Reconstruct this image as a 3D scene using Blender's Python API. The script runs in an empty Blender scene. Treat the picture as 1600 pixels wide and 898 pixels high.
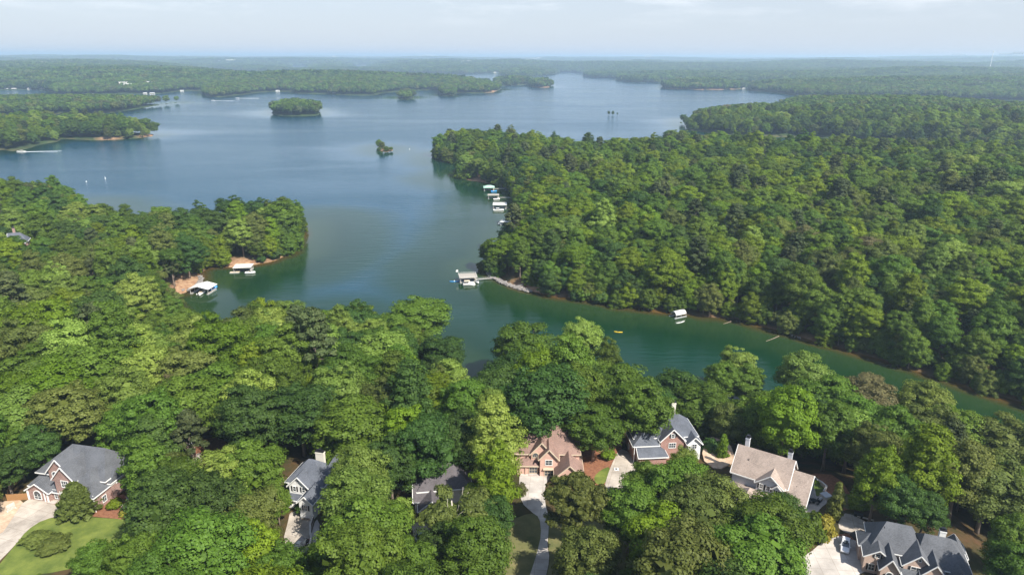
import bpy, bmesh, math, random
import numpy as np
from mathutils import Vector, Matrix

random.seed(7); rng = np.random.default_rng(7)
C = bpy.context.scene.collection
SC = bpy.context.scene
R = math.radians
PI = math.pi

# ------------------------------------------------------------------ camera, sky, sun, exposure
CAMH = 118.0; FPX = 1066.0; PITCH = R(18.68); ROLL = R(0.25)
cam_d = bpy.data.cameras.new("camera"); cam = bpy.data.objects.new("camera", cam_d); C.objects.link(cam)
cam_d.sensor_width = 36; cam_d.lens = 36 * FPX / 1600
cam_d.clip_start = 1.0; cam_d.clip_end = 200000
cam.rotation_mode = 'XYZ'
cam.matrix_world = Matrix.Translation((0, 0, CAMH)) @ Matrix.Rotation(PI / 2 - PITCH, 4, 'X') @ Matrix.Rotation(ROLL, 4, 'Z')
SC.camera = cam
CAMM = cam.matrix_world.to_3x3()
CAMI = CAMM.inverted()

SUN = Vector((0.50, -0.52, 0.75)).normalized()
sun_el = math.asin(SUN.z); sun_az = math.atan2(SUN.x, SUN.y)
world = bpy.data.worlds.new("World"); SC.world = world; world.use_nodes = True
wn = world.node_tree; wn.nodes.clear()
sky = wn.nodes.new('ShaderNodeTexSky'); sky.sky_type = 'NISHITA'; sky.sun_disc = False
sky.sun_elevation = sun_el; sky.sun_rotation = sun_az
sky.altitude = 300; sky.air_density = 1.0; sky.dust_density = 0.6; sky.ozone_density = 2.2
bg = wn.nodes.new('ShaderNodeBackground'); bg.inputs['Strength'].default_value = 0.112
wo = wn.nodes.new('ShaderNodeOutputWorld')
# thin high clouds: soft streaks mixed into the sky all round
tc = wn.nodes.new('ShaderNodeTexCoord'); mp = wn.nodes.new('ShaderNodeMapping'); mp.inputs['Scale'].default_value = (7, 7, 42)
nz = wn.nodes.new('ShaderNodeTexNoise'); nz.inputs['Scale'].default_value = 1.0; nz.inputs['Detail'].default_value = 7; nz.inputs['Roughness'].default_value = 0.62
cr = wn.nodes.new('ShaderNodeValToRGB'); cr.color_ramp.elements[0].position = 0.50; cr.color_ramp.elements[1].position = 0.74
sx = wn.nodes.new('ShaderNodeSeparateXYZ')
mr = wn.nodes.new('ShaderNodeMapRange'); mr.inputs['From Min'].default_value = 0.035; mr.inputs['From Max'].default_value = 0.068
mm = wn.nodes.new('ShaderNodeMath'); mm.operation = 'MULTIPLY'
m2 = wn.nodes.new('ShaderNodeMath'); m2.operation = 'MULTIPLY'; m2.inputs[1].default_value = 0.3
mixc = wn.nodes.new('ShaderNodeMix'); mixc.data_type = 'RGBA'; mixc.inputs[7].default_value = (6.6, 6.7, 6.9, 1)
hsv = wn.nodes.new('ShaderNodeHueSaturation'); hsv.inputs['Saturation'].default_value = 1.02
L = wn.links.new
L(tc.outputs['Generated'], mp.inputs[0]); L(mp.outputs[0], nz.inputs['Vector']); L(nz.outputs['Fac'], cr.inputs[0])
L(tc.outputs['Generated'], sx.inputs[0]); L(sx.outputs['Z'], mr.inputs['Value'])
L(cr.outputs[0], mm.inputs[0]); L(mr.outputs[0], mm.inputs[1]); L(mm.outputs[0], m2.inputs[0]); L(m2.outputs[0], mixc.inputs[0])
pale = wn.nodes.new('ShaderNodeMix'); pale.data_type = 'RGBA'; pale.inputs[7].default_value = (2.78, 3.05, 3.5, 1)
pr = wn.nodes.new('ShaderNodeMapRange'); pr.inputs['From Min'].default_value = 0.0; pr.inputs['From Max'].default_value = 0.7; pr.inputs['To Min'].default_value = 0.92; pr.inputs['To Max'].default_value = 0.22
L(sx.outputs['Z'], pr.inputs['Value']); L(pr.outputs[0], pale.inputs[0])
L(sky.outputs[0], hsv.inputs['Color']); L(hsv.outputs[0], pale.inputs[6]); L(pale.outputs[2], mixc.inputs[6]); L(mixc.outputs[2], bg.inputs[0]); L(bg.outputs[0], wo.inputs[0])

sd = bpy.data.lights.new("sun", 'SUN'); sd.energy = 4.5; sd.angle = R(0.55); sd.color = (1.0, 0.95, 0.86)
so = bpy.data.objects.new("sun", sd); C.objects.link(so); so.location = (0, 0, 400)
so.rotation_euler = SUN.to_track_quat('Z', 'Y').to_euler()
SC.view_settings.view_transform = 'Standard'; SC.view_settings.look = 'None'
SC.view_settings.exposure = 1.02; SC.view_settings.gamma = 1.0
cy = SC.cycles
cy.max_bounces = 6; cy.diffuse_bounces = 3; cy.glossy_bounces = 2; cy.transmission_bounces = 3; cy.transparent_max_bounces = 6
cy.volume_bounces = 1; cy.caustics_reflective = False; cy.caustics_refractive = False

# ------------------------------------------------------------------ helpers
def pix(x, y, z=0.0):
    """point of the photograph (1600 px wide) carried out to the level z"""
    d = CAMM @ Vector(((x - 800) / FPX, -(y - 449) / FPX, -1.0))
    t = (z - CAMH) / d.z
    return (d.x * t, d.y * t)

MI = np.array([[CAMI[i][j] for j in range(3)] for i in range(3)])
def project(P):
    P = np.asarray(P, float) - np.array([0, 0, CAMH])
    q = P @ MI.T
    dep = -q[..., 2]
    dep = np.where(dep < 1, 1, dep)
    return 800 + FPX * q[..., 0] / dep, 449 - FPX * q[..., 1] / dep, dep

def tag(o, label=None, cat=None, group=None, kind=None):
    if label: o['label'] = label
    if cat: o['category'] = cat
    if group: o['group'] = group
    if kind: o['kind'] = kind
    return o

def empty(name, loc, rz=0.0):
    o = bpy.data.objects.new(name, None); C.objects.link(o)
    o.location = loc; o.rotation_euler = (0, 0, rz); o.empty_display_size = 1
    return o

class MB:
    """collects shapes and links them as one mesh object"""
    def __init__(s): s.v = []; s.f = []
    def add(s, vs, fs):
        n = len(s.v); s.v += [tuple(v) for v in vs]; s.f += [tuple(i + n for i in f) for f in fs]; return s
    def box(s, x0, x1, y0, y1, z0, z1):
        vs = [(x, y, z) for z in (z0, z1) for y in (y0, y1) for x in (x0, x1)]
        return s.add(vs, [(0, 2, 3, 1), (4, 5, 7, 6), (0, 1, 5, 4), (2, 6, 7, 3), (0, 4, 6, 2), (1, 3, 7, 5)])
    def bar(s, a, b, w, h=None):
        h = h or w
        a = Vector(a); b = Vector(b); d = (b - a).normalized()
        up = Vector((0, 0, 1)) if abs(d.z) < 0.95 else Vector((1, 0, 0))
        sd_ = d.cross(up).normalized() * w / 2; u = sd_.cross(d).normalized() * h / 2
        vs = [p + i * sd_ + j * u for p in (a, b) for j in (-1, 1) for i in (-1, 1)]
        return s.add(vs, [(0, 1, 3, 2), (4, 6, 7, 5), (0, 4, 5, 1), (2, 3, 7, 6), (0, 2, 6, 4), (1, 5, 7, 3)])
    def tube(s, pts, rad, n=7, cap=True):
        rings = []
        for i, p in enumerate(pts):
            p = Vector(p); q = Vector(pts[min(i + 1, len(pts) - 1)]); o = Vector(pts[max(i - 1, 0)])
            d = (q - o).normalized(); up = Vector((1, 0, 0)) if abs(d.x) < 0.9 else Vector((0, 1, 0))
            a = d.cross(up).normalized(); b = d.cross(a)
            rings.append([p + (a * math.cos(t) + b * math.sin(t)) * rad[i] for t in [2 * PI * k / n for k in range(n)]])
        vs = [v for r in rings for v in r]; fs = []
        for i in range(len(rings) - 1):
            for k in range(n):
                fs.append((i * n + k, i * n + (k + 1) % n, (i + 1) * n + (k + 1) % n, (i + 1) * n + k))
        if cap: fs += [tuple(range(n)), tuple(reversed(range((len(rings) - 1) * n, len(rings) * n)))]
        return s.add(vs, fs)
    def prism(s, poly, z0, z1):
        n = len(poly)
        vs = [(x, y, z0) for x, y in poly] + [(x, y, z1) for x, y in poly]
        fs = [tuple(reversed(range(n))), tuple(range(n, 2 * n))] + [(i, (i + 1) % n, n + (i + 1) % n, n + i) for i in range(n)]
        return s.add(vs, fs)
    def build(s, name, mat, parent=None, smooth=False):
        me = bpy.data.meshes.new(name); me.from_pydata(s.v, [], s.f); me.validate()
        bm = bmesh.new(); bm.from_mesh(me); bmesh.ops.recalc_face_normals(bm, faces=bm.faces); bm.to_mesh(me); bm.free()
        if smooth: me.polygons.foreach_set('use_smooth', [True] * len(me.polygons))
        if mat: me.materials.append(mat)
        o = bpy.data.objects.new(name, me); C.objects.link(o)
        if parent: o.parent = parent
        return o

def nodes(m):
    m.use_nodes = True; nt = m.node_tree; nt.nodes.clear()
    return nt, nt.nodes.new, nt.links.new

def mat(name, col, rough=0.7, var=0.15, scale=1.0, bump=0.0, spec=0.3, metal=0.0, col2=None, detail=5, coord='Object', stretch=None):
    m = bpy.data.materials.new(name); nt, N, K = nodes(m)
    out = N('ShaderNodeOutputMaterial'); p = N('ShaderNodeBsdfPrincipled'); K(p.outputs[0], out.inputs[0])
    p.inputs['Roughness'].default_value = rough; p.inputs['Specular IOR Level'].default_value = spec; p.inputs['Metallic'].default_value = metal
    t = N('ShaderNodeTexCoord'); n = N('ShaderNodeTexNoise'); n.inputs['Scale'].default_value = scale; n.inputs['Detail'].default_value = detail
    n.inputs['Roughness'].default_value = 0.65
    if stretch:
        mp_ = N('ShaderNodeMapping'); mp_.inputs['Scale'].default_value = stretch; K(t.outputs[coord], mp_.inputs[0]); K(mp_.outputs[0], n.inputs['Vector'])
    else: K(t.outputs[coord], n.inputs['Vector'])
    r_ = N('ShaderNodeValToRGB'); e = r_.color_ramp.elements
    c2 = col2 or tuple(c * (1 + var) for c in col); c1 = tuple(c * (1 - var) for c in col)
    e[0].position = 0.3; e[1].position = 0.7; e[0].color = (*c1, 1); e[1].color = (*c2, 1)
    K(n.outputs['Fac'], r_.inputs[0]); K(r_.outputs[0], p.inputs['Base Color'])
    if bump:
        b = N('ShaderNodeBump'); b.inputs['Strength'].default_value = bump; b.inputs['Distance'].default_value = 0.1
        K(n.outputs['Fac'], b.inputs['Height']); K(b.outputs[0], p.inputs['Normal'])
    return m

def roof_mat(name, col):
    """asphalt shingles: courses with broken tone, fine grain"""
    m = bpy.data.materials.new(name); nt, N, K = nodes(m)
    out = N('ShaderNodeOutputMaterial'); p = N('ShaderNodeBsdfPrincipled'); K(p.outputs[0], out.inputs[0]); p.inputs['Roughness'].default_value = 0.85
    p.inputs['Specular IOR Level'].default_value = 0.2
    t = N('ShaderNodeTexCoord')
    w = N('ShaderNodeTexWave'); w.bands_direction = 'Z'; w.inputs['Scale'].default_value = 1.7; w.inputs['Distortion'].default_value = 0.4; K(t.outputs['Object'], w.inputs['Vector'])
    n = N('ShaderNodeTexNoise'); n.inputs['Scale'].default_value = 2.6; n.inputs['Detail'].default_value = 8; n.inputs['Roughness'].default_value = 0.75
    mp_ = N('ShaderNodeMapping'); mp_.inputs['Scale'].default_value = (1, 1, 2.5); K(t.outputs['Object'], mp_.inputs[0]); K(mp_.outputs[0], n.inputs['Vector'])
    n2 = N('ShaderNodeTexNoise'); n2.inputs['Scale'].default_value = 0.35; n2.inputs['Detail'].default_value = 3; K(t.outputs['Object'], n2.inputs['Vector'])
    a = N('ShaderNodeMath'); a.operation = 'MULTIPLY_ADD'; a.inputs[1].default_value = 0.22; K(w.outputs['Fac'], a.inputs[0]); K(n.outputs['Fac'], a.inputs[2])
    b = N('ShaderNodeMath'); b.operation = 'MULTIPLY_ADD'; b.inputs[1].default_value = 0.5; K(n2.outputs['Fac'], b.inputs[0]); K(a.outputs[0], b.inputs[2])
    r_ = N('ShaderNodeValToRGB'); e = r_.color_ramp.elements; e[0].position = 0.68; e[1].position = 1.02
    e[0].color = (*[c * 0.68 for c in col], 1); e[1].color = (*[c * 1.35 for c in col], 1)
    K(b.outputs[0], r_.inputs[0]); K(r_.outputs[0], p.inputs['Base Color'])
    bp = N('ShaderNodeBump'); bp.inputs['Strength'].default_value = 0.5; bp.inputs['Distance'].default_value = 0.08; K(a.outputs[0], bp.inputs['Height']); K(bp.outputs[0], p.inputs['Normal'])
    return m

def brick_mat(name, c1, c2, mort=(0.42, 0.38, 0.34)):
    m = bpy.data.materials.new(name); nt, N, K = nodes(m)
    out = N('ShaderNodeOutputMaterial'); p = N('ShaderNodeBsdfPrincipled'); K(p.outputs[0], out.inputs[0]); p.inputs['Roughness'].default_value = 0.9
    t = N('ShaderNodeTexCoord'); sp = N('ShaderNodeSeparateXYZ'); K(t.outputs['Object'], sp.inputs[0])
    ad = N('ShaderNodeMath'); ad.operation = 'ADD'; K(sp.outputs[0], ad.inputs[0]); K(sp.outputs[1], ad.inputs[1])
    cb = N('ShaderNodeCombineXYZ'); K(ad.outputs[0], cb.inputs[0]); K(sp.outputs[2], cb.inputs[1])
    b = N('ShaderNodeTexBrick'); b.inputs['Scale'].default_value = 1.0; b.inputs['Brick Width'].default_value = 0.3; b.inputs['Row Height'].default_value = 0.1
    b.inputs['Mortar Size'].default_value = 0.012; b.inputs['Color1'].default_value = (*c1, 1); b.inputs['Color2'].default_value = (*c2, 1); b.inputs['Mortar'].default_value = (*mort, 1)
    K(cb.outputs[0], b.inputs['Vector'])
    n = N('ShaderNodeTexNoise'); n.inputs['Scale'].default_value = 0.8; n.inputs['Detail'].default_value = 6; K(t.outputs['Object'], n.inputs['Vector'])
    hs = N('ShaderNodeHueSaturation'); mr_ = N('ShaderNodeMapRange'); mr_.inputs['To Min'].default_value = 0.7; mr_.inputs['To Max'].default_value = 1.3
    K(n.outputs['Fac'], mr_.inputs[0]); K(mr_.outputs[0], hs.inputs['Value']); K(b.outputs[0], hs.inputs['Color']); K(hs.outputs[0], p.inputs['Base Color'])
    return m

def hash2(ix, iy, seed):
    h = (ix.astype(np.int64) * 374761393 + iy.astype(np.int64) * 668265263 + seed * 2246822519) & 0xffffffff
    h = ((h ^ (h >> 13)) * 1274126177) & 0xffffffff
    return ((h ^ (h >> 16)) & 0xffff) / 65535.0
def vnoise(x, y, seed=0):
    x = np.asarray(x, float); y = np.asarray(y, float)
    ix = np.floor(x); iy = np.floor(y); fx = x - ix; fy = y - iy
    fx = fx * fx * (3 - 2 * fx); fy = fy * fy * (3 - 2 * fy)
    a = hash2(ix, iy, seed); b = hash2(ix + 1, iy, seed); c = hash2(ix, iy + 1, seed); d = hash2(ix + 1, iy + 1, seed)
    return (a * (1 - fx) + b * fx) * (1 - fy) + (c * (1 - fx) + d * fx) * fy
def fbm(x, y, seed=0, o=3):
    s = 0; a = 0.5; t = 0
    for k in range(o):
        s = s + a * vnoise(x * 2 ** k, y * 2 ** k, seed + k); t += a; a *= 0.5
    return s / t

# ------------------------------------------------------------------ shorelines, as surveyed from the photograph
def poly(*pts, pre=(), post=()):
    return np.array(list(pre) + [pix(*p) for p in pts] + list(post))

LAND = [
 # near shore with the houses, and the wooded peninsula on the left
 poly((0,268,28),(60,275,28),(105,268,30),(131,292,26),(150,303,26),(190,317,26),(230,310,28),(300,315,28),(370,325,18),(420,328,14),(450,336,8),(468,352,0),
      (471,368,0),(458,395,0),(432,408,0),(405,412,0),(370,419,0),(340,416,0),(322,418,0),(314,428,0),(318,438,0),(300,452,0),(285,460,0),(262,466,0),
      (285,486,12),(345,503,22),(385,470,24),(420,462,24),(480,455,24),(560,466,24),(640,471,24),(690,498,24),(704,540,20),(714,585,16),(722,600,14),
      (737,565,24),(790,530,26),(905,532,26),(1000,556,24),(1050,570,24),(1110,572,24),(1160,565,25),(1200,592,24),(1260,580,26),(1300,592,25),(1390,612,24),
      (1480,630,24),(1540,660,24),(1610,690,24),(1800,790,24), pre=[(-1600,-300),(-1600,620)], post=[(600,-100),(600,-400),(-1600,-400)]),
 # the big wooded peninsula on the right
 poly((1750,690,0),(1600,630,0),(1500,600,0),(1440,582,0),(1400,568,0),(1340,551,0),(1250,527,0),(1200,512,0),(1150,498,0),(1100,494,0),(1060,488,0),(960,477,0),(900,468,0),
      (850,460,0),(800,446,0),(775,434,0),(758,424,0),(752,400,6),(760,385,14),(785,372,14),(803,352,2),(812,338,0),(806,318,0),(800,300,0),(786,292,0),(760,286,0),(738,283,0),(712,278,0),
      (724,268,0),(737,262,0),(716,257,0),(692,253,0),(679,245,0),(677,235,5),(684,222,16),(700,212,20),(740,207,22),(800,210,22),(850,214,22),(905,223,20),(930,233,17),(960,233,17),(1000,230,20),(1040,214,24),
      (1080,210,24),(1120,214,22),(1180,220,22),(1300,222,22),(1340,219,22),(1400,222,22),(1500,232,22),(1600,244,22),(1800,262,22), pre=[(2500,500),(1500,-200)]),
 # the ridge behind it
 poly((1900,275,0),(1600,250,0),(1500,238,0),(1400,227,0),(1330,219,0),(1300,217,0),(1270,215,0),(1200,214,0),(1130,210,0),(1078,204,0),(1062,192,0),(1066,186,0),(1072,181,18),(1095,170,22),(1140,162,26),(1185,164,22),(1205,168,16),
      (1225,159,16),(1245,151,20),(1300,148,32),(1400,145,34),(1500,151,34),(1600,159,34),(1900,176,34), pre=[(3500,900)] ),
 # the mainland beyond, out to the horizon
 poly((1900,172,0),(1600,158,0),(1400,151,0),(1300,151,0),(1250,150,0),(1225,147,0),(1205,144,0),(1172,142,0),(1172,139,0),(1190,135,0),(1240,133,0),(1236,130,0),(1180,129,0),(1120,131,0),(1040,129,0),(1010,129,0),(985,129,0),(968,126,0),(966,122,0),(930,122,0),(915,120,0),(917,115,0),(890,113,0),
      (872,113,0),(862,117,0),(835,120,0),(800,121,0),(784,119,0),(784,115,0),(760,115,0),(715,116,0),(600,113,0),(450,114,0),(300,108,0),(0,105,0),
      pre=[(60000,-2000),(5000,1000)], post=[(-60000,5000),(-60000,60000),(0,75000),(60000,60000)]),
 # far left shore
 poly((-900,141,0),(-200,141,0),(0,141,0),(40,140,0),(72,141,0),(88,147,0),(110,149,0),(190,147,0),(250,147,0),(270,144,0),(290,142,0),(316,142,0),(318,149,0),(330,152,0),(345,152,0),
      (380,148,0),(400,145,0),(430,143,0),(458,143,0),(462,146,0),(500,147,0),(550,149,0),(585,149,0),(600,145,0),(640,142,0),(670,141,0),(684,142,0),(690,150,0),(708,151,0),(714,145,0),
      (740,146,0),(770,145,0),(781,141,0),(783,137,0),(775,132,16),(760,127,20),(720,122,26),(690,116,34),(590,109,50),(520,111,45),(440,115,40),(380,112,36),(300,108,0),(0,106,0),(-900,106,0)),
 poly((778,135,0),(800,134,0),(833,131.5,0),(822,127,0),(790,128,0),(776,130,0)),
 poly((831,136,0),(845,138,0),(859,136.5,0),(858,133,0),(845,131.5,0),(832,133,0)),
 poly((-500,182,0),(0,182,0),(140,177,0),(180,176,0),(205,172,0),(228,168,0),(250,164,0),(262,162,0),(280,161,0),(281,159,0),(262,159,6),(240,152,18),(150,150,20),(0,149,22),(-500,150,22)),
 poly((-500,262,0),(-80,250,0),(0,234,0),(20,237,0),(45,232,0),(62,226,0),(88,222,0),(96,217,0),(140,219,0),(170,219,0),(210,217,0),(248,211,0),(247,205,6),(215,188,20),(150,180,22),(60,179,24),(0,185,20),(-500,188,20)),
 poly((1036,137,0),(1044,139.5,0),(1100,140.5,0),(1150,140,0),(1168,138.5,0),(1165,135.5,0),(1110,133.5,0),(1060,133,0),(1040,134,0)),
 poly((424,177,0),(430,180.5,0),(460,182,0),(495,180.5,0),(501,176,0),(495,171,0),(462,169,0),(430,171,0)),
 poly((621,154,0),(634,156.5,0),(647,154,0),(645,151,0),(625,151,0)),
 poly((587,234,0),(601,238.5,0),(616,236,0),(615,231,0),(592,229,0)),
]
HOLES = [poly((450,113,0),(486,113,0),(484,104.5,0),(452,104.5,0)), poly((545,111.5,0),(582,111.5,0),(580,103.2,0),(550,103.2,0))]

def sdf_poly(X, Y, P):
    best = np.full(X.shape, 1e30); inside = np.zeros(X.shape, bool)
    n = len(P)
    for i in range(n):
        ax, ay = P[i]; bx, by = P[(i + 1) % n]
        ex, ey = bx - ax, by - ay; L2 = ex * ex + ey * ey
        if L2 < 1e-9: continue
        t = np.clip(((X - ax) * ex + (Y - ay) * ey) / L2, 0, 1)
        d = (X - ax - t * ex) ** 2 + (Y - ay - t * ey) ** 2
        best = np.minimum(best, d)
        if ey != 0:
            c = ((ay > Y) != (by > Y)) & (X < ex * (Y - ay) / ey + ax)
            inside ^= c
    d = np.sqrt(best)
    return np.where(inside, d, -d)

def landdist(X, Y):
    X = np.asarray(X, float); Y = np.asarray(Y, float)
    s = np.full(X.shape, -1e9)
    for P in LAND: s = np.maximum(s, sdf_poly(X, Y, P))
    for P in HOLES: s = np.minimum(s, -sdf_poly(X, Y, P))
    D = np.hypot(X, Y)
    amp = np.clip((D - 150) / 1500, 0, 1) * 9 + 2.0
    return s + (fbm(X / 28, Y / 28, 5, 3) - 0.5) * amp

def height(X, Y, s=None):
    X = np.asarray(X, float); Y = np.asarray(Y, float)
    if s is None: s = landdist(X, Y)
    D = np.hypot(X, Y)
    sp = np.maximum(s, 0)
    A = 7 + 12 * (fbm(X / 300, Y / 200, 11, 3) - 0.3) * np.clip(1.5 - D / 1600 + np.clip(X / 900, 0, .8), 0.35, 1.2) + np.clip((X - 150) / 500, 0, 1) * np.clip((2200 - D) / 500, 0, 1) * 11 + np.clip((D - 1500) / 3000, 0, 1) * 58 * np.clip(fbm(X / 1500, Y / 900, 21, 3) * 2.2 - 0.65, 0, 1.2)
    A = A + np.clip((D - 9000) / 20000, 0, 1) * (55 + 90 * fbm(X / 5000 + 3, Y / 9000, 31, 3)) * np.clip(0.75 + X / 30000, 0.2, 1.4)
    A = A + 105 * np.clip((np.arctan2(X, Y) - R(15)) / R(22), 0, 1) ** 1.3 * np.exp(-((D - 15500) / 3600) ** 2) * (0.8 + 0.4 * fbm(X / 2500, Y / 2500, 51, 2))
    A = A + np.clip((1700 - D) / 400, 0, 1) * np.clip((D - 300) / 150, 0, 1) * 15 * (fbm(X / 105, Y / 105, 91, 2) - 0.5)
    h = 0.25 + np.minimum(sp, 4) * 0.22 + A * (1 - np.exp(-np.maximum(sp - 2, 0) / (80 + np.clip(D - 1500, 0, 3000) * 0.05)))
    # level house lots on the near shore
    t = np.clip((sp - 2) / 42, 0, 1); lot = 1.1 + 12.9 * t * t * (3 - 2 * t)
    w = np.clip((238 - Y) / 40, 0, 1) * np.clip((190 - np.abs(X)) / 40, 0, 1); w = w * w * (3 - 2 * w)
    h = h * (1 - w) + lot * w
    hw = -np.minimum(3.0, 0.4 + np.abs(s) * 0.3)
    h = np.minimum(h, 122 + 0.2 * (h - 122)) ; h = np.minimum(h, 142)
    k = np.clip(s + 0.6, 0, 1.2) / 1.2
    return np.where(s > 0.6, h, hw * (1 - k) + h * k)

# ------------------------------------------------------------------ ground and water sheets
RAD = np.concatenate([[-250, -120, -20, 30, 55], np.geomspace(70, 75000, 455)])
NA = 400
def sheet(name, zfun, material, smooth=True, dz=0):
    az = np.linspace(-R(58), R(58), NA)
    OY = -60.0
    rr = np.where(RAD < 60, 60 + (RAD + 250) * 0.03, RAD)
    rr = np.sort(rr)
    Rg, Ag = np.meshgrid(rr, az, indexing='ij')
    X = Rg * np.sin(Ag); Y = Rg * np.cos(Ag) + OY
    s = landdist(X, Y); Z = zfun(X, Y, s)
    nr, na = X.shape
    me = bpy.data.meshes.new(name)
    idx = np.arange(nr * na).reshape(nr, na)
    q = np.stack([idx[:-1, :-1], idx[:-1, 1:], idx[1:, 1:], idx[1:, :-1]], -1).reshape(-1, 4)[:, ::-1]
    return me, X, Y, Z, s, q
def make_mesh(name, V, Q, mats, parent=None, smooth=False):
    me = bpy.data.meshes.new(name)
    me.vertices.add(len(V)); me.vertices.foreach_set('co', np.asarray(V, np.float32).ravel())
    Q = np.asarray(Q); k = Q.shape[1]
    me.loops.add(Q.size); me.loops.foreach_set('vertex_index', Q.astype(np.int32).ravel())
    me.polygons.add(len(Q)); me.polygons.foreach_set('loop_start', np.arange(0, Q.size, k, dtype=np.int32))
    me.update(calc_edges=True)
    if smooth: me.polygons.foreach_set('use_smooth', np.ones(len(Q), bool))
    for m in mats: me.materials.append(m)
    return me

def ground_material():
    m = bpy.data.materials.new("ground"); nt, N, K = nodes(m)
    out = N('ShaderNodeOutputMaterial'); p = N('ShaderNodeBsdfPrincipled'); K(p.outputs[0], out.inputs[0]); p.inputs['Roughness'].default_value = 0.95; p.inputs['Specular IOR Level'].default_value = 0.1
    t = N('ShaderNodeTexCoord')
    n = N('ShaderNodeTexNoise'); n.inputs['Scale'].default_value = 0.12; n.inputs['Detail'].default_value = 9; n.inputs['Roughness'].default_value = 0.7; K(t.outputs['Object'], n.inputs['Vector'])
    r_ = N('ShaderNodeValToRGB'); e = r_.color_ramp.elements; e[0].position = 0.38; e[0].color = (0.035, 0.04, 0.014, 1); e[1].position = 0.68; e[1].color = (0.10, 0.055, 0.028, 1)
    K(n.outputs['Fac'], r_.inputs[0])
    n2 = N('ShaderNodeTexNoise'); n2.inputs['Scale'].default_value = 0.02; n2.inputs['Detail'].default_value = 10; n2.inputs['Roughness'].default_value = 0.75; K(t.outputs['Object'], n2.inputs['Vector'])
    rf = N('ShaderNodeValToRGB'); e = rf.color_ramp.elements; e[0].position = 0.35; e[0].color = (0.018, 0.036, 0.014, 1); e[1].position = 0.65; e[1].color = (0.05, 0.085, 0.03, 1); K(n2.outputs['Fac'], rf.inputs[0])
    af = N('ShaderNodeAttribute'); af.attribute_name = 'far'
    mx = N('ShaderNodeMix'); mx.data_type = 'RGBA'; K(af.outputs['Fac'], mx.inputs[0]); K(r_.outputs[0], mx.inputs[6]); K(rf.outputs[0], mx.inputs[7])
    as_ = N('ShaderNodeAttribute'); as_.attribute_name = 'sand'
    ns = N('ShaderNodeTexNoise'); ns.inputs['Scale'].default_value = 0.5; ns.inputs['Detail'].default_value = 6; K(t.outputs['Object'], ns.inputs['Vector'])
    rs = N('ShaderNodeValToRGB'); e = rs.color_ramp.elements; e[0].position = 0.3; e[0].color = (0.22, 0.11, 0.06, 1); e[1].position = 0.7; e[1].color = (0.42, 0.28, 0.17, 1); K(ns.outputs['Fac'], rs.inputs[0])
    mx2 = N('ShaderNodeMix'); mx2.data_type = 'RGBA'; K(as_.outputs['Fac'], mx2.inputs[0]); K(mx.outputs[2], mx2.inputs[6]); K(rs.outputs[0], mx2.inputs[7])
    K(mx2.outputs[2], p.inputs['Base Color'])
    b = N('ShaderNodeBump'); b.inputs['Strength'].default_value = 0.7; b.inputs['Distance'].default_value = 0.5; K(ns.outputs['Fac'], b.inputs['Height']); K(b.outputs[0], p.inputs['Normal'])
    return m

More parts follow.
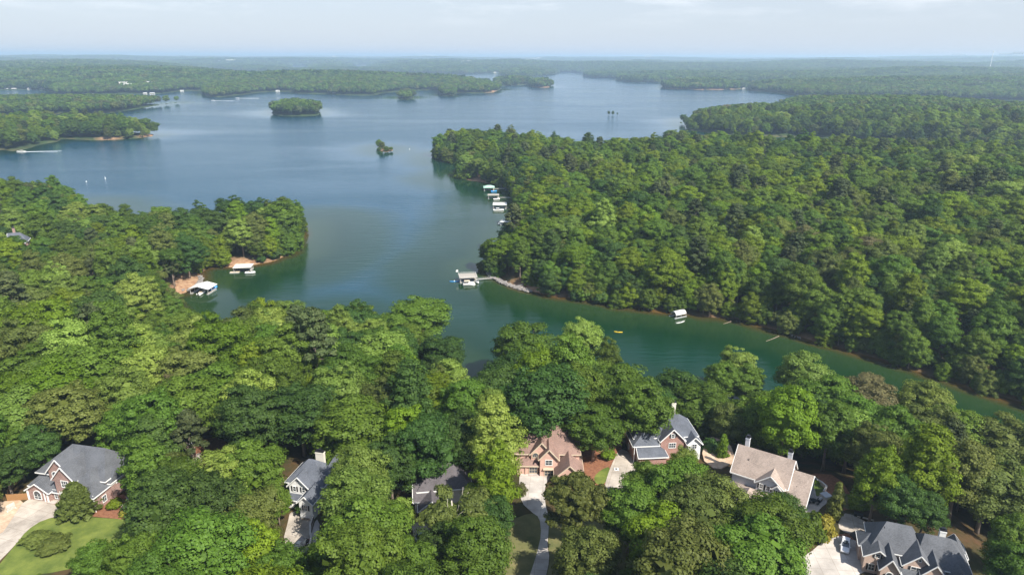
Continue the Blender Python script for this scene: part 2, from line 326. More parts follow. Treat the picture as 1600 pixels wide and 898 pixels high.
def water_material():
    m = bpy.data.materials.new("water"); nt, N, K = nodes(m)
    out = N('ShaderNodeOutputMaterial'); p = N('ShaderNodeBsdfPrincipled'); K(p.outputs[0], out.inputs[0])
    p.inputs['IOR'].default_value = 1.333; p.inputs['Specular IOR Level'].default_value = 0.3
    t = N('ShaderNodeTexCoord')
    a = N('ShaderNodeAttribute'); a.attribute_name = 'depth'
    nn = N('ShaderNodeTexNoise'); nn.inputs['Scale'].default_value = 0.06; nn.inputs['Detail'].default_value = 5; K(t.outputs['Object'], nn.inputs['Vector'])
    ad = N('ShaderNodeMath'); ad.operation = 'MULTIPLY_ADD'; ad.inputs[1].default_value = 0.12; ad.inputs[2].default_value = -0.05; K(nn.outputs['Fac'], ad.inputs[0])
    ad2 = N('ShaderNodeMath'); ad2.operation = 'ADD'; K(a.outputs['Fac'], ad2.inputs[0]); K(ad.outputs[0], ad2.inputs[1])
    r_ = N('ShaderNodeValToRGB'); e = r_.color_ramp.elements
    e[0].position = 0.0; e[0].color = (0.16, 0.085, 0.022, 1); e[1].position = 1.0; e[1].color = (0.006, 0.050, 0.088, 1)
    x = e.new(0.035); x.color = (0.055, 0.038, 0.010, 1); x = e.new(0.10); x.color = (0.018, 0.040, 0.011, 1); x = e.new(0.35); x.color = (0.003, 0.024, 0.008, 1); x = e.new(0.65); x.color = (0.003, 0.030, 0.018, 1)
    K(ad2.outputs[0], r_.inputs[0]); K(r_.outputs[0], p.inputs['Base Color'])
    # wind lanes: broad streaks of rougher and smoother water
    mp_ = N('ShaderNodeMapping'); mp_.inputs['Scale'].default_value = (0.0022, 0.0065, 1); mp_.inputs['Rotation'].default_value = (0, 0, 0.25); K(t.outputs['Object'], mp_.inputs[0])
    nl = N('ShaderNodeTexNoise'); nl.inputs['Scale'].default_value = 1.0; nl.inputs['Detail'].default_value = 6; nl.inputs['Roughness'].default_value = 0.6; nl.inputs['Distortion'].default_value = 0.6; K(mp_.outputs[0], nl.inputs['Vector'])
    rr = N('ShaderNodeMapRange'); rr.inputs['From Min'].default_value = 0.38; rr.inputs['From Max'].default_value = 0.62; rr.inputs['To Min'].default_value = 0.05; rr.inputs['To Max'].default_value = 0.15
    K(nl.outputs['Fac'], rr.inputs[0]); K(rr.outputs[0], p.inputs['Roughness'])
    # ripples
    mw = N('ShaderNodeMapping'); mw.inputs['Scale'].default_value = (0.07, 0.30, 1); mw.inputs['Rotation'].default_value = (0, 0, -0.2); K(t.outputs['Object'], mw.inputs[0])
    w1 = N('ShaderNodeTexNoise'); w1.inputs['Scale'].default_value = 1.0; w1.inputs['Detail'].default_value = 6; w1.inputs['Roughness'].default_value = 0.6; K(mw.outputs[0], w1.inputs['Vector'])
    bs = N('ShaderNodeMapRange'); bs.inputs['From Min'].default_value = 0.38; bs.inputs['From Max'].default_value = 0.62; bs.inputs['To Min'].default_value = 0.32; bs.inputs['To Max'].default_value = 0.85
    K(nl.outputs['Fac'], bs.inputs[0])
    op = N('ShaderNodeMath'); op.operation = 'MULTIPLY'; ao = N('ShaderNodeAttribute'); ao.attribute_name = 'open'; K(bs.outputs[0], op.inputs[0]); K(ao.outputs['Fac'], op.inputs[1])
    b = N('ShaderNodeBump'); b.inputs['Distance'].default_value = 1.0; K(op.outputs[0], b.inputs['Strength']); K(w1.outputs['Fac'], b.inputs['Height']); K(b.outputs[0], p.inputs['Normal'])
    return m

M = {}
M['ground'] = ground_material(); M['water'] = water_material()
me, X, Y, Z, s, q = sheet('ground', lambda x, y, s: height(x, y, s), None)
D = np.hypot(X, Y)
BUMP = np.clip((D - 13000) / 4000, 0, 1) * (fbm(X / 160, Y / 160, 77, 2)) * 26   # forest canopy beyond the built trees
Zg = Z + np.where(s > 5, BUMP, 0)
gm = make_mesh('ground', np.stack([X, Y, Zg], -1).reshape(-1, 3), q, [M['ground']], smooth=True)
GX, GY, GS, GZ, GQ = X, Y, s, Z, q
at = gm.attributes.new('far', 'FLOAT', 'POINT'); at.data.foreach_set('value', np.clip((D - 700) / 500, 0, 1).ravel().astype(np.float32))
sand = np.clip((1.8 - s) / 2, 0, 1) * np.clip(fbm(X / 55, Y / 55, 9, 2) * 3.2 - 0.9, 0.2, 1) * np.clip(1.6 - D / 900, 0.15, 1)
for (px_, py_, r_) in [(295, 447, 20), (275, 462, 14), (375, 412, 10), (735, 283, 14), (170, 217, 14), (235, 212, 17), (1100, 140, 140), (1080,139,60), (845, 136, 60), (760, 143, 60), (830, 455, 16), (601, 234, 9)]:
    cx, cy_ = pix(px_, py_, 1.0); sand = np.maximum(sand, np.clip(1.6 - np.hypot(X - cx, Y - cy_) / r_, 0, 1) * (s < 26))
sand = np.clip(sand, 0, 1)
at = gm.attributes.new('sand', 'FLOAT', 'POINT'); at.data.foreach_set('value', sand.ravel().astype(np.float32))
g = bpy.data.objects.new('ground', gm); C.objects.link(g); tag(g, 'wooded red clay shore and hills round the lake', None, None, 'structure')
wm = make_mesh('water', np.stack([X, Y, X * 0], -1).reshape(-1, 3), q, [M['water']], smooth=True)
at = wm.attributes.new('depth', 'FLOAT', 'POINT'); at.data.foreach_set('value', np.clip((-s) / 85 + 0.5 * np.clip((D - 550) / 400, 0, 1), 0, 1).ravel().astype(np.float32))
at = wm.attributes.new('open', 'FLOAT', 'POINT'); at.data.foreach_set('value', (0.07 + 0.93 * np.clip((-s - 20) / 80, 0, 1)).ravel().astype(np.float32))
w = bpy.data.objects.new('water', wm); C.objects.link(w); tag(w, 'green blue lake water', None, None, 'structure')

def gz(x, y):
    return float(height(np.array([x]), np.array([y]))[0])

# ------------------------------------------------------------------ plain materials
M['white'] = mat('white_paint', (0.75, 0.74, 0.71), 0.5, 0.06, 3)
M['cream'] = mat('cream_siding', (0.62, 0.58, 0.50), 0.7, 0.07, 2, stretch=(1, 1, 9))
M['greysiding'] = mat('grey_siding', (0.55, 0.56, 0.58), 0.7, 0.07, 2, stretch=(1, 1, 9))
M['brick'] = brick_mat('red_brick', (0.22, 0.075, 0.05), (0.32, 0.12, 0.08))
M['darkbrick'] = brick_mat('dark_brick', (0.20, 0.09, 0.07), (0.28, 0.13, 0.10))
M['salmon'] = brick_mat('salmon_brick', (0.50, 0.27, 0.20), (0.58, 0.33, 0.25), (0.55, 0.45, 0.38))
M['tanbrick'] = brick_mat('tan_brick', (0.46, 0.31, 0.24), (0.55, 0.39, 0.31), (0.55, 0.48, 0.42))
M['roofgrey'] = roof_mat('grey_shingle', (0.092, 0.096, 0.105))
M['roofblue'] = roof_mat('slate_grey_shingle', (0.092, 0.100, 0.118))
M['roofdark'] = roof_mat('dark_shingle', (0.095, 0.085, 0.09))
M['roofbrown'] = roof_mat('brown_shingle', (0.215, 0.140, 0.115))
M['rooftan'] = roof_mat('tan_shingle', (0.27, 0.215, 0.18))
M['glass'] = mat('window_glass', (0.05, 0.06, 0.07), 0.08, 0.2, 1, spec=0.8)
M['shutter'] = mat('dark_shutter', (0.03, 0.028, 0.03), 0.6, 0.1, 5)
M['garage'] = mat('garage_door', (0.72, 0.70, 0.66), 0.5, 0.05, 2)
M['metal_dark'] = mat('dark_metal', (0.035, 0.035, 0.04), 0.4, 0.2, 4, metal=0.6)
M['alu'] = mat('aluminium', (0.6, 0.61, 0.62), 0.35, 0.1, 2, metal=0.5)
M['concrete'] = mat('concrete', (0.34, 0.29, 0.245), 0.9, 0.16, 0.45, detail=12, col2=(0.50, 0.44, 0.375))
M['concretew'] = mat('pale_concrete', (0.44, 0.395, 0.35), 0.9, 0.12, 0.45, detail=12, col2=(0.56, 0.51, 0.46))
def concrete_mat(name, c1, c2, rot):
    m = mat(name, c1, 0.9, 0.1, 0.4, detail=12, col2=c2); nt = m.node_tree; N = nt.nodes.new; K = nt.links.new
    pb = [n for n in nt.nodes if n.type == 'BSDF_PRINCIPLED'][0]; src = pb.inputs['Base Color'].links[0].from_socket
    t = N('ShaderNodeTexCoord'); mp_ = N('ShaderNodeMapping'); mp_.inputs['Rotation'].default_value = (0, 0, rot); K(t.outputs['Object'], mp_.inputs[0])
    b = N('ShaderNodeTexBrick'); b.offset = 0; b.inputs['Scale'].default_value = 1; b.inputs['Brick Width'].default_value = 3.4; b.inputs['Row Height'].default_value = 3.4; b.inputs['Mortar Size'].default_value = 0.06
    b.inputs['Color1'].default_value = (1, 1, 1, 1); b.inputs['Color2'].default_value = (0.93, 0.93, 0.93, 1); b.inputs['Mortar'].default_value = (0.72, 0.70, 0.67, 1); K(mp_.outputs[0], b.inputs['Vector'])
    n = N('ShaderNodeTexNoise'); n.inputs['Scale'].default_value = 0.16; n.inputs['Detail'].default_value = 6; K(t.outputs['Object'], n.inputs['Vector'])
    r_ = N('ShaderNodeMapRange'); r_.inputs['From Min'].default_value = 0.35; r_.inputs['From Max'].default_value = 0.65; r_.inputs['To Min'].default_value = 0.72; r_.inputs['To Max'].default_value = 1.08; K(n.outputs['Fac'], r_.inputs[0])
    x = N('ShaderNodeMix'); x.data_type = 'RGBA'; x.blend_type = 'MULTIPLY'; x.inputs[0].default_value = 1; K(src, x.inputs[6]); K(b.outputs[0], x.inputs[7])
    h_ = N('ShaderNodeHueSaturation'); K(r_.outputs[0], h_.inputs['Value']); K(x.outputs[2], h_.inputs['Color']); K(h_.outputs[0], pb.inputs['Base Color'])
    return m
M['concrete'] = concrete_mat('concrete', (0.36, 0.31, 0.26), (0.52, 0.46, 0.39), 0.3); M['concretew'] = concrete_mat('pale_concrete', (0.46, 0.415, 0.37), (0.58, 0.53, 0.48), 0.1)
M['lawn'] = mat('lawn', (0.075, 0.120, 0.018), 0.95, 0.3, 0.3, bump=0.4, detail=12, col2=(0.165, 0.195, 0.036))
M['drylawn'] = mat('dry_lawn', (0.085, 0.105, 0.030), 0.95, 0.2, 0.25, bump=0.4, detail=12, col2=(0.19, 0.165, 0.070))
M['mulch'] = mat('mulch', (0.20, 0.075, 0.04), 0.95, 0.35, 1.5, bump=0.6, detail=9, col2=(0.28, 0.13, 0.07))
M['sand'] = mat('sandy_soil', (0.42, 0.28, 0.18), 0.95, 0.25, 0.6, bump=0.4, detail=9, col2=(0.58, 0.44, 0.32))
M['wood'] = mat('fence_wood', (0.32, 0.17, 0.07), 0.8, 0.25, 2, stretch=(1, 1, 0.2))
M['deck'] = mat('deck_boards', (0.33, 0.30, 0.26), 0.8, 0.2, 2, stretch=(6, 0.4, 1))
M['rock'] = mat('granite', (0.21, 0.19, 0.175), 0.9, 0.3, 1.2, bump=0.5)
M['bark'] = mat('bark', (0.20, 0.155, 0.12), 0.95, 0.35, 1.5, bump=0.5, stretch=(1, 1, 0.25))
M['palebark'] = mat('pale_bark', (0.46, 0.41, 0.35), 0.95, 0.2, 1.5, bump=0.5, stretch=(1, 1, 0.25))
M['rubber'] = mat('tyre_rubber', (0.02, 0.02, 0.02), 0.8, 0.1, 5)
M['greenmetal'] = mat('pale_green_metal', (0.34, 0.52, 0.42), 0.5, 0.08, 1)
M['whitemetal'] = mat('white_metal', (0.66, 0.65, 0.62), 0.4, 0.06, 1)
M['yellow'] = mat('yellow_plastic', (0.80, 0.52, 0.03), 0.4, 0.05, 3)
M['blue'] = mat('blue_plastic', (0.05, 0.30, 0.70), 0.4, 0.1, 3)
M['carwhite'] = mat('white_car_paint', (0.75, 0.75, 0.76), 0.25, 0.02, 1, spec=0.6)
M['carblack'] = mat('black_car_paint', (0.02, 0.02, 0.024), 0.22, 0.02, 1, spec=0.6)
M['carblue'] = mat('silver_blue_car_paint', (0.36, 0.42, 0.50), 0.25, 0.02, 1, spec=0.6)
M['lamp'] = mat('lamp_lens', (0.6, 0.55, 0.5), 0.2, 0.05, 1)
M['redlamp'] = mat('red_lens', (0.4, 0.02, 0.02), 0.2, 0.05, 1)
M['foam'] = mat('foam', (0.72, 0.75, 0.78), 0.9, 0.15, 0.6)
M['canvas'] = mat('beige_canvas', (0.55, 0.45, 0.33), 0.8, 0.1, 2)
M['redcanvas'] = mat('red_canvas', (0.5, 0.10, 0.06), 0.8, 0.1, 2)
#@@PART2
# ------------------------------------------------------------------ foliage
def leaf_mat(name, col, tip, trans=0.42):
    m = bpy.data.materials.new(name); nt, N, K = nodes(m)
    out = N('ShaderNodeOutputMaterial')
    oi = N('ShaderNodeObjectInfo'); ge = N('ShaderNodeNewGeometry'); t = N('ShaderNodeTexCoord')
    n = N('ShaderNodeTexNoise'); n.inputs['Scale'].default_value = 0.22; n.inputs['Detail'].default_value = 3; K(t.outputs['Object'], n.inputs['Vector'])
    a = N('ShaderNodeMath'); a.operation = 'MULTIPLY_ADD'; a.inputs[1].default_value = 0.55; K(ge.outputs['Random Per Island'], a.inputs[0])
    b = N('ShaderNodeMath'); b.operation = 'MULTIPLY'; b.inputs[1].default_value = 0.75; K(n.outputs['Fac'], b.inputs[0]); K(b.outputs[0], a.inputs[2])
    r_ = N('ShaderNodeValToRGB'); e = r_.color_ramp.elements; e[0].position = 0.2; e[0].color = (*[c * 0.62 for c in col], 1); e[1].position = 1.0; e[1].color = (*tip, 1)
    x = e.new(0.6); x.color = (*col, 1); K(a.outputs[0], r_.inputs[0])
    hs = N('ShaderNodeHueSaturation')
    h = N('ShaderNodeMapRange'); h.inputs['To Min'].default_value = 0.485; h.inputs['To Max'].default_value = 0.515; K(oi.outputs['Random'], h.inputs[0]); K(h.outputs[0], hs.inputs['Hue'])
    f = N('ShaderNodeMath'); f.operation = 'MULTIPLY'; f.inputs[1].default_value = 7.31; K(oi.outputs['Random'], f.inputs[0])
    fr = N('ShaderNodeMath'); fr.operation = 'FRACT'; K(f.outputs[0], fr.inputs[0])
    v = N('ShaderNodeMapRange'); v.inputs['To Min'].default_value = 0.78; v.inputs['To Max'].default_value = 1.25; K(fr.outputs[0], v.inputs[0]); K(v.outputs[0], hs.inputs['Value'])
    hs.inputs['Saturation'].default_value = 1.02
    K(r_.outputs[0], hs.inputs['Color'])
    df = N('ShaderNodeBsdfDiffuse'); tr = N('ShaderNodeBsdfTranslucent'); mx = N('ShaderNodeMixShader'); mx.inputs[0].default_value = trans
    gl = N('ShaderNodeBsdfGlossy'); gl.inputs['Roughness'].default_value = 0.6; gl.inputs['Color'].default_value = (0.8, 0.85, 0.8, 1)
    m3 = N('ShaderNodeMixShader'); m3.inputs[0].default_value = 0.012
    K(hs.outputs[0], df.inputs[0]); K(hs.outputs[0], tr.inputs[0]); K(df.outputs[0], mx.inputs[1]); K(tr.outputs[0], mx.inputs[2])
    K(mx.outputs[0], m3.inputs[1]); K(gl.outputs[0], m3.inputs[2]); K(m3.outputs[0], out.inputs[0])
    return m

LEAF = {
 'dark':  leaf_mat('dark_leaves', (0.050, 0.098, 0.018), (0.090, 0.156, 0.030)),
 'mid':   leaf_mat('mid_green_leaves', (0.087, 0.150, 0.017), (0.142, 0.222, 0.032)),
 'light': leaf_mat('pale_leaves', (0.172, 0.245, 0.038), (0.272, 0.350, 0.080)),
 'vivid': leaf_mat('yellow_green_leaves', (0.125, 0.190, 0.012), (0.200, 0.280, 0.024)),
 'olive': leaf_mat('olive_leaves', (0.108, 0.136, 0.028), (0.175, 0.205, 0.050)),
 'dull':  leaf_mat('dull_brownish_leaves', (0.125, 0.118, 0.046), (0.190, 0.170, 0.075)),
 'pine':  leaf_mat('pine_needles', (0.052, 0.072, 0.024), (0.092, 0.108, 0.040), 0.1),
 'gold':  leaf_mat('gold_leaves', (0.24, 0.22, 0.03), (0.34, 0.30, 0.05)),
}

def rand_dirs(n, r=rng):
    v = r.normal(size=(n, 3)); return v / np.linalg.norm(v, axis=1, keepdims=True)

def leaf_quads(c, nrm, size, r=rng, aspect=1.0):
    """one bent quad per leaf spray"""
    n = len(c)
    t = rand_dirs(n, r); a = np.cross(nrm, t); a /= np.linalg.norm(a, axis=1, keepdims=True) + 1e-9
    b = np.cross(nrm, a)
    s = size[:, None]
    j = r.uniform(0.7, 1.3, (n, 4, 1))
    V = np.stack([c - a * s * aspect - b * s * 0.15, c + b * s, c + a * s * aspect + nrm * s * 0.25, c - b * s], 1)
    V = c[:, None, :] + (V - c[:, None, :]) * j
    Q = np.arange(n * 4).reshape(n, 4)
    return V.reshape(-1, 3), Q

def blob_points(env_c, env_r, nclump, leaves, rc, size, r, flat=0.72, low=-0.45, inner=0.12, top_pow=1.0, cone=0.0, outbias=1.55):
    """clumps of leaf sprays standing on an uneven envelope"""
    dirs = rand_dirs(nclump * 4, r)
    dirs = dirs[dirs[:, 2] > low][:nclump]
    k = len(dirs)
    lump = 1 + 0.22 * np.sin(dirs[:, 0] * 5.1 + r.uniform(0, 6)) * np.sin(dirs[:, 1] * 4.3 + r.uniform(0, 6)) + r.uniform(-0.12, 0.10, k)
    rad = r.uniform(0.80, 1.0, k) * lump
    rad = np.where(r.uniform(size=k) < inner, rad * 0.6, rad)
    P = dirs * rad[:, None] * np.asarray(env_r)
    if cone:
        tz = np.clip((P[:, 2] / env_r[2] + 1) / 2, 0, 1); sc = 1 - cone * tz ** 1.3
        P[:, 0] *= sc; P[:, 1] *= sc
    P += np.asarray(env_c)
    R_ = rc * r.uniform(0.55, 1.45, k)
    C_, N_, S_ = [], [], []
    for i in range(k):
        m = int(leaves * (R_[i] / rc) ** 1.6)
        d = rand_dirs(m, r); up = d.copy(); d[:, 2] = np.where(d[:, 2] < -0.25, -d[:, 2] * 0.8, d[:, 2])
        rr = R_[i] * r.uniform(0.40, 1.3, m) ** 0.7
        c = P[i] + d * rr[:, None] * np.array([1, 1, flat])
        outv = dirs[i] * 0.5
        n = d * outbias + outv + rand_dirs(m, r) * 0.7; n /= np.linalg.norm(n, axis=1, keepdims=True)
        C_.append(c); N_.append(n); S_.append(size * r.uniform(0.6, 1.35, m))
    # inner filling, seen only in the gaps
    m = max(10, k * 2)
    d = rand_dirs(m, r); c = d * (r.uniform(0.35, 0.74, m)[:, None]) * np.asarray(env_r)
    if cone:
        tz = np.clip((c[:, 2] / env_r[2] + 1) / 2, 0, 1); sc = 1 - cone * tz ** 1.3; c[:, 0] *= sc; c[:, 1] *= sc
    C_.append(c + np.asarray(env_c)); N_.append(d); S_.append(np.full(m, size * 5.0))
    return np.concatenate(C_), np.concatenate(N_), np.concatenate(S_), P

def trunk_mesh(name, h, r0, tips, seed, material, lean=0.3, fork=0.45):
    r = random.Random(seed); mb = MB()
    pts = [Vector((0, 0, -1.2))]; n = 6
    for i in range(1, n + 1):
        t = i / n; pts.append(Vector((math.sin(t * 2.1 + seed) * lean * t * 2, math.cos(t * 1.7 + seed) * lean * t * 2, h * t)))
    mb.tube(pts, [r0 * 1.35] + [r0 * (1 - 0.72 * i / n) for i in range(1, n + 1)], 7)
    for T in tips:
        T = Vector(T); b = min(0.9, max(fork, (T.z - 2.5) / h * 0.75)); i = int(b * n); base = pts[i].lerp(pts[min(n, i + 1)], b * n - i)
        mid = base.lerp(T, 0.5) + Vector((r.uniform(-.5, .5), r.uniform(-.5, .5), -0.08 * (T - base).length + r.uniform(-.4, .4)))
        rb = r0 * (1 - 0.72 * b) * 0.5
        mb.tube([base, base.lerp(mid, 0.5), mid, mid.lerp(T, 0.55) + Vector((r.uniform(-.3, .3), r.uniform(-.3, .3), 0.1)), T], [rb, rb * 0.8, rb * 0.55, rb * 0.35, 0.03], 5)
    o = mb.build(name, material, None, True); me_ = o.data; bpy.data.objects.remove(o); return me_

SHAPES = {}   # name -> (crown mesh, trunk mesh, radius, crown centre height, half height, total height)
def make_shape(kind, idx, seed):
    r = np.random.default_rng(seed); rs = random.Random(seed)
    bark = M['bark']
    def tips_of(P, n, k=0.85):
        ii = r.choice(len(P), min(n, len(P)), replace=False); return [tuple(P[i] * np.array([k, k, 0.97])) for i in ii]
    if kind == 'broad':
        rad = rs.uniform(5.8, 6.8); H = rs.uniform(19, 22); er = (rad, rad * rs.uniform(.88, 1.08), 7.6); ec = (rs.uniform(-.5, .5), rs.uniform(-.5, .5), H - 7.9)
        c, n, s, P = blob_points(ec, er, 160, 140, 1.25, 0.195, r, low=-0.85)
        V, Q = leaf_quads(c, n, s, r); tr = trunk_mesh('trunk', H - 5, 0.38, tips_of(P, 9), seed, bark)
    elif kind == 'clumpy':   # big uneven oak with separate heads
        H = rs.uniform(20, 23); rad = 7.0; VV = []; QQ = []; PP = []; off = 0
        heads = [(rs.uniform(-3.6, 3.6), rs.uniform(-3.6, 3.6), H - rs.uniform(4, 9), rs.uniform(2.8, 4.0)) for _ in range(8)] + [(0, 0, H - 13, 4.6), (2, -3, H - 12, 3.6), (-3, -1, H - 12, 3.6), (0, 0, H - 4.5, 3.8), (0.6, -0.6, H - 9, 5.2)]
        for (x, y, z, q_) in heads:
            c, n, s, P = blob_points((x, y, z), (q_, q_, q_ * 0.78), 17, 115, 1.08, 0.19, r, low=-0.6)
            v, q2 = leaf_quads(c, n, s, r); VV.append(v); QQ.append(q2 + off); off += len(v); PP.append(P)
        V = np.concatenate(VV); Q = np.concatenate(QQ); P = np.concatenate(PP); tr = trunk_mesh('trunk', H - 5, 0.42, tips_of(P, 12), seed, bark)
        er = (rad, rad, 6.5); ec = (0, 0, H - 6.5)
    elif kind == 'tall':     # pointed ovoid
        H = rs.uniform(23, 26); rad = rs.uniform(4.8, 5.6); er = (rad * 1.12, rad * 1.12, 9.8); ec = (0, 0, H - 9.9)
        c, n, s, P = blob_points(ec, er, 150, 130, 1.1, 0.19, r, low=-0.8, cone=0.5, flat=0.85)
        V, Q = leaf_quads(c, n, s, r); tr = trunk_mesh('trunk', H - 5, 0.34, tips_of(P, 9), seed, bark, 0.15)
    elif kind == 'pine':
        H = rs.uniform(22, 25); rad = 4.2; VV = []; QQ = []; off = 0; P = []
        for k in range(34):
            t = (k + rs.random()) / 34; z = H * (0.50 + 0.50 * t); ro = (1 - t) ** 0.6 * 4.3 * rs.uniform(0.5, 1.1) + 0.2; an = k * 2.4 + rs.uniform(-.4, .4)
            p = (math.cos(an) * ro, math.sin(an) * ro, z + 0.2 * ro); P.append(p)
            c, n, s, _ = blob_points(p, (1.15, 1.15, 0.45), 9, 26, 0.6, 0.2, r, low=-0.3, flat=0.6)
            v, q2 = leaf_quads(c, n, s, r, 0.7); VV.append(v); QQ.append(q2 + off); off += len(v)
        V = np.concatenate(VV); Q = np.concatenate(QQ); tr = trunk_mesh('trunk', H - 0.8, 0.27, P[::2], seed, bark, 0.1, 0.5); er = (4.3, 4.3, 6); ec = (0, 0, H - 6)
    elif kind == 'open':     # thin crown, pale limbs showing
        H = rs.uniform(18, 20); rad = 7.2; VV = []; QQ = []; PP = []; off = 0
        for k in range(30):
            an = rs.uniform(0, 6.28); ro = math.sqrt(rs.random()) * 6.3; z = H - 2.2 - rs.random() * 6.5 - 0.05 * ro * ro
            if ro < 2.6 and math.cos(an) > -0.9 and rs.random() < 0.6: continue
            q_ = rs.uniform(1.1, 1.9)
            c, n, s, P = blob_points((math.cos(an) * ro, math.sin(an) * ro, z), (q_ * 1.2, q_ * 1.2, q_ * 0.6), 10, 60, 0.8, 0.22, r, low=-0.5)
            v, q2 = leaf_quads(c, n, s, r); VV.append(v); QQ.append(q2 + off); off += len(v); PP.append(P)
        V = np.concatenate(VV); Q = np.concatenate(QQ); P = np.concatenate(PP); bt = [(rs.uniform(-4, 4), rs.uniform(-4, 4), H - rs.uniform(2, 7)) for _ in range(14)]
        tr = trunk_mesh('trunk', H - 3, 0.42, tips_of(P, 18, 0.95) + bt, seed, M['palebark'], 0.4, 0.3); er = (rad, rad, 5.5); ec = (0, 0, H - 5.5)
    elif kind == 'cone':     # clipped evergreen
        H = 9.0; er = (2.0, 2.0, 4.6); ec = (0, 0, 4.6)
        c, n, s, P = blob_points(ec, er, 120, 40, 0.5, 0.19, r, low=-0.95, cone=0.85, flat=1.2)
        V, Q = leaf_quads(c, n, s, r); tr = trunk_mesh('trunk', 5, 0.14, [], seed, bark, 0.02)
    elif kind == 'bush':
        H = 3.4; er = (2.3, 2.3, 1.6); ec = (0, 0, 1.7)
        c, n, s, P = blob_points(ec, er, 60, 46, 0.55, 0.19, r, low=-0.7)
        V, Q = leaf_quads(c, n, s, r); tr = trunk_mesh('trunk', 2, 0.10, [], seed, bark, 0.1)
    elif kind == 'spruce':   # wide layered evergreen by the brick house
        H = 8.5; VV = []; QQ = []; off = 0; P = []
        for k in range(64):
            t = k / 63; z = 0.7 + 7.2 * t; ro = (1 - t ** 1.6) * 3.9 + 0.25; an = k * 2.4
            for q_ in (1.0, 0.6):
                p = (math.cos(an) * ro * q_, math.sin(an) * ro * q_, z + 0.3 * (1 - q_))
                c, n, s, _ = blob_points(p, (0.95, 0.95, 0.40), 6, 22, 0.5, 0.19, r, low=-0.3, flat=0.6)
                v, q2 = leaf_quads(c, n, s, r, 0.6); VV.append(v); QQ.append(q2 + off); off += len(v)
        V = np.concatenate(VV); Q = np.concatenate(QQ); tr = trunk_mesh('trunk', 7.5, 0.2, [], seed, bark, 0.02); er = (4.3, 4.3, 4.2); ec = (0, 0, 4.2)
    elif kind == 'lump':     # far tree: fewer, larger sprays
        H = rs.uniform(18, 21); er = (rs.uniform(5.6, 6.4), 6, 6.0 + idx); ec = (0, 0, H - 6.4)
        c, n, s, P = blob_points(ec, er, 38, 20, 2.1, 0.95, r, low=-0.7)
        V, Q = leaf_quads(c, n, s, r); tr = None
    elif kind == 'mass':     # far-off patch of canopy
        VV = []; QQ = []; off = 0; H = 21
        for k in range(9):
            x, y = (k % 3 - 1) * 9 + rs.uniform(-3, 3), (k // 3 - 1) * 9 + rs.uniform(-3, 3); z = rs.uniform(10, 16)
            c, n, s, P = blob_points((x, y, z), (6, 6, 6.5), 14, 8, 2.6, 1.9, r, low=-0.6)
            v, q2 = leaf_quads(c, n, s, r); VV.append(v); QQ.append(q2 + off); off += len(v)
        V = np.concatenate(VV); Q = np.concatenate(QQ); tr = None; er = (14, 14, 8); ec = (0, 0, 12)
    cm = make_mesh('crown', V, Q, [LEAF['mid']])
    SHAPES[f'{kind}{idx}'] = (cm, tr, er[0], ec[2], er[2], H)
for kind, n_ in (('broad', 4), ('clumpy', 3), ('tall', 3), ('pine', 3), ('open', 2), ('cone', 1), ('bush', 2), ('spruce', 1), ('lump', 3), ('mass', 3)):
    for i in range(n_): make_shape(kind, i, 100 * len(SHAPES) + 13 + i)

KINDWORD = {
 ('dark', 'b'): 'broad dark green leafy tree', ('mid', 'b'): 'broad mid green leafy tree', ('light', 'b'): 'broad pale green leafy tree',
 ('vivid', 'b'): 'broad yellow green leafy tree', ('olive', 'b'): 'broad olive green leafy tree', ('dull', 'b'): 'broad dull brownish tree',
 ('dark', 't'): 'tall dark green tree', ('mid', 't'): 'tall mid green tree', ('light', 't'): 'tall pale green tree', ('vivid', 't'): 'tall yellow green tree', ('olive', 't'): 'tall olive tree',
 ('dull', 't'): 'tall dull brownish tree', ('pine', 'p'): 'sparse dark pine', ('olive', 'o'): 'open crowned olive tree'}

TREES = []    # dict(x,y,z,shape,mat,scale(xyz),rot,group...)
def add_tree(x, y, shape, matk, s=1.0, sz=None, z=None, rot=None, **k):
    TREES.append(dict(x=x, y=y, z=z, shape=shape, mat=matk, s=s, sz=sz or s, rot=rng.uniform(0, 6.28) if rot is None else rot, **k))

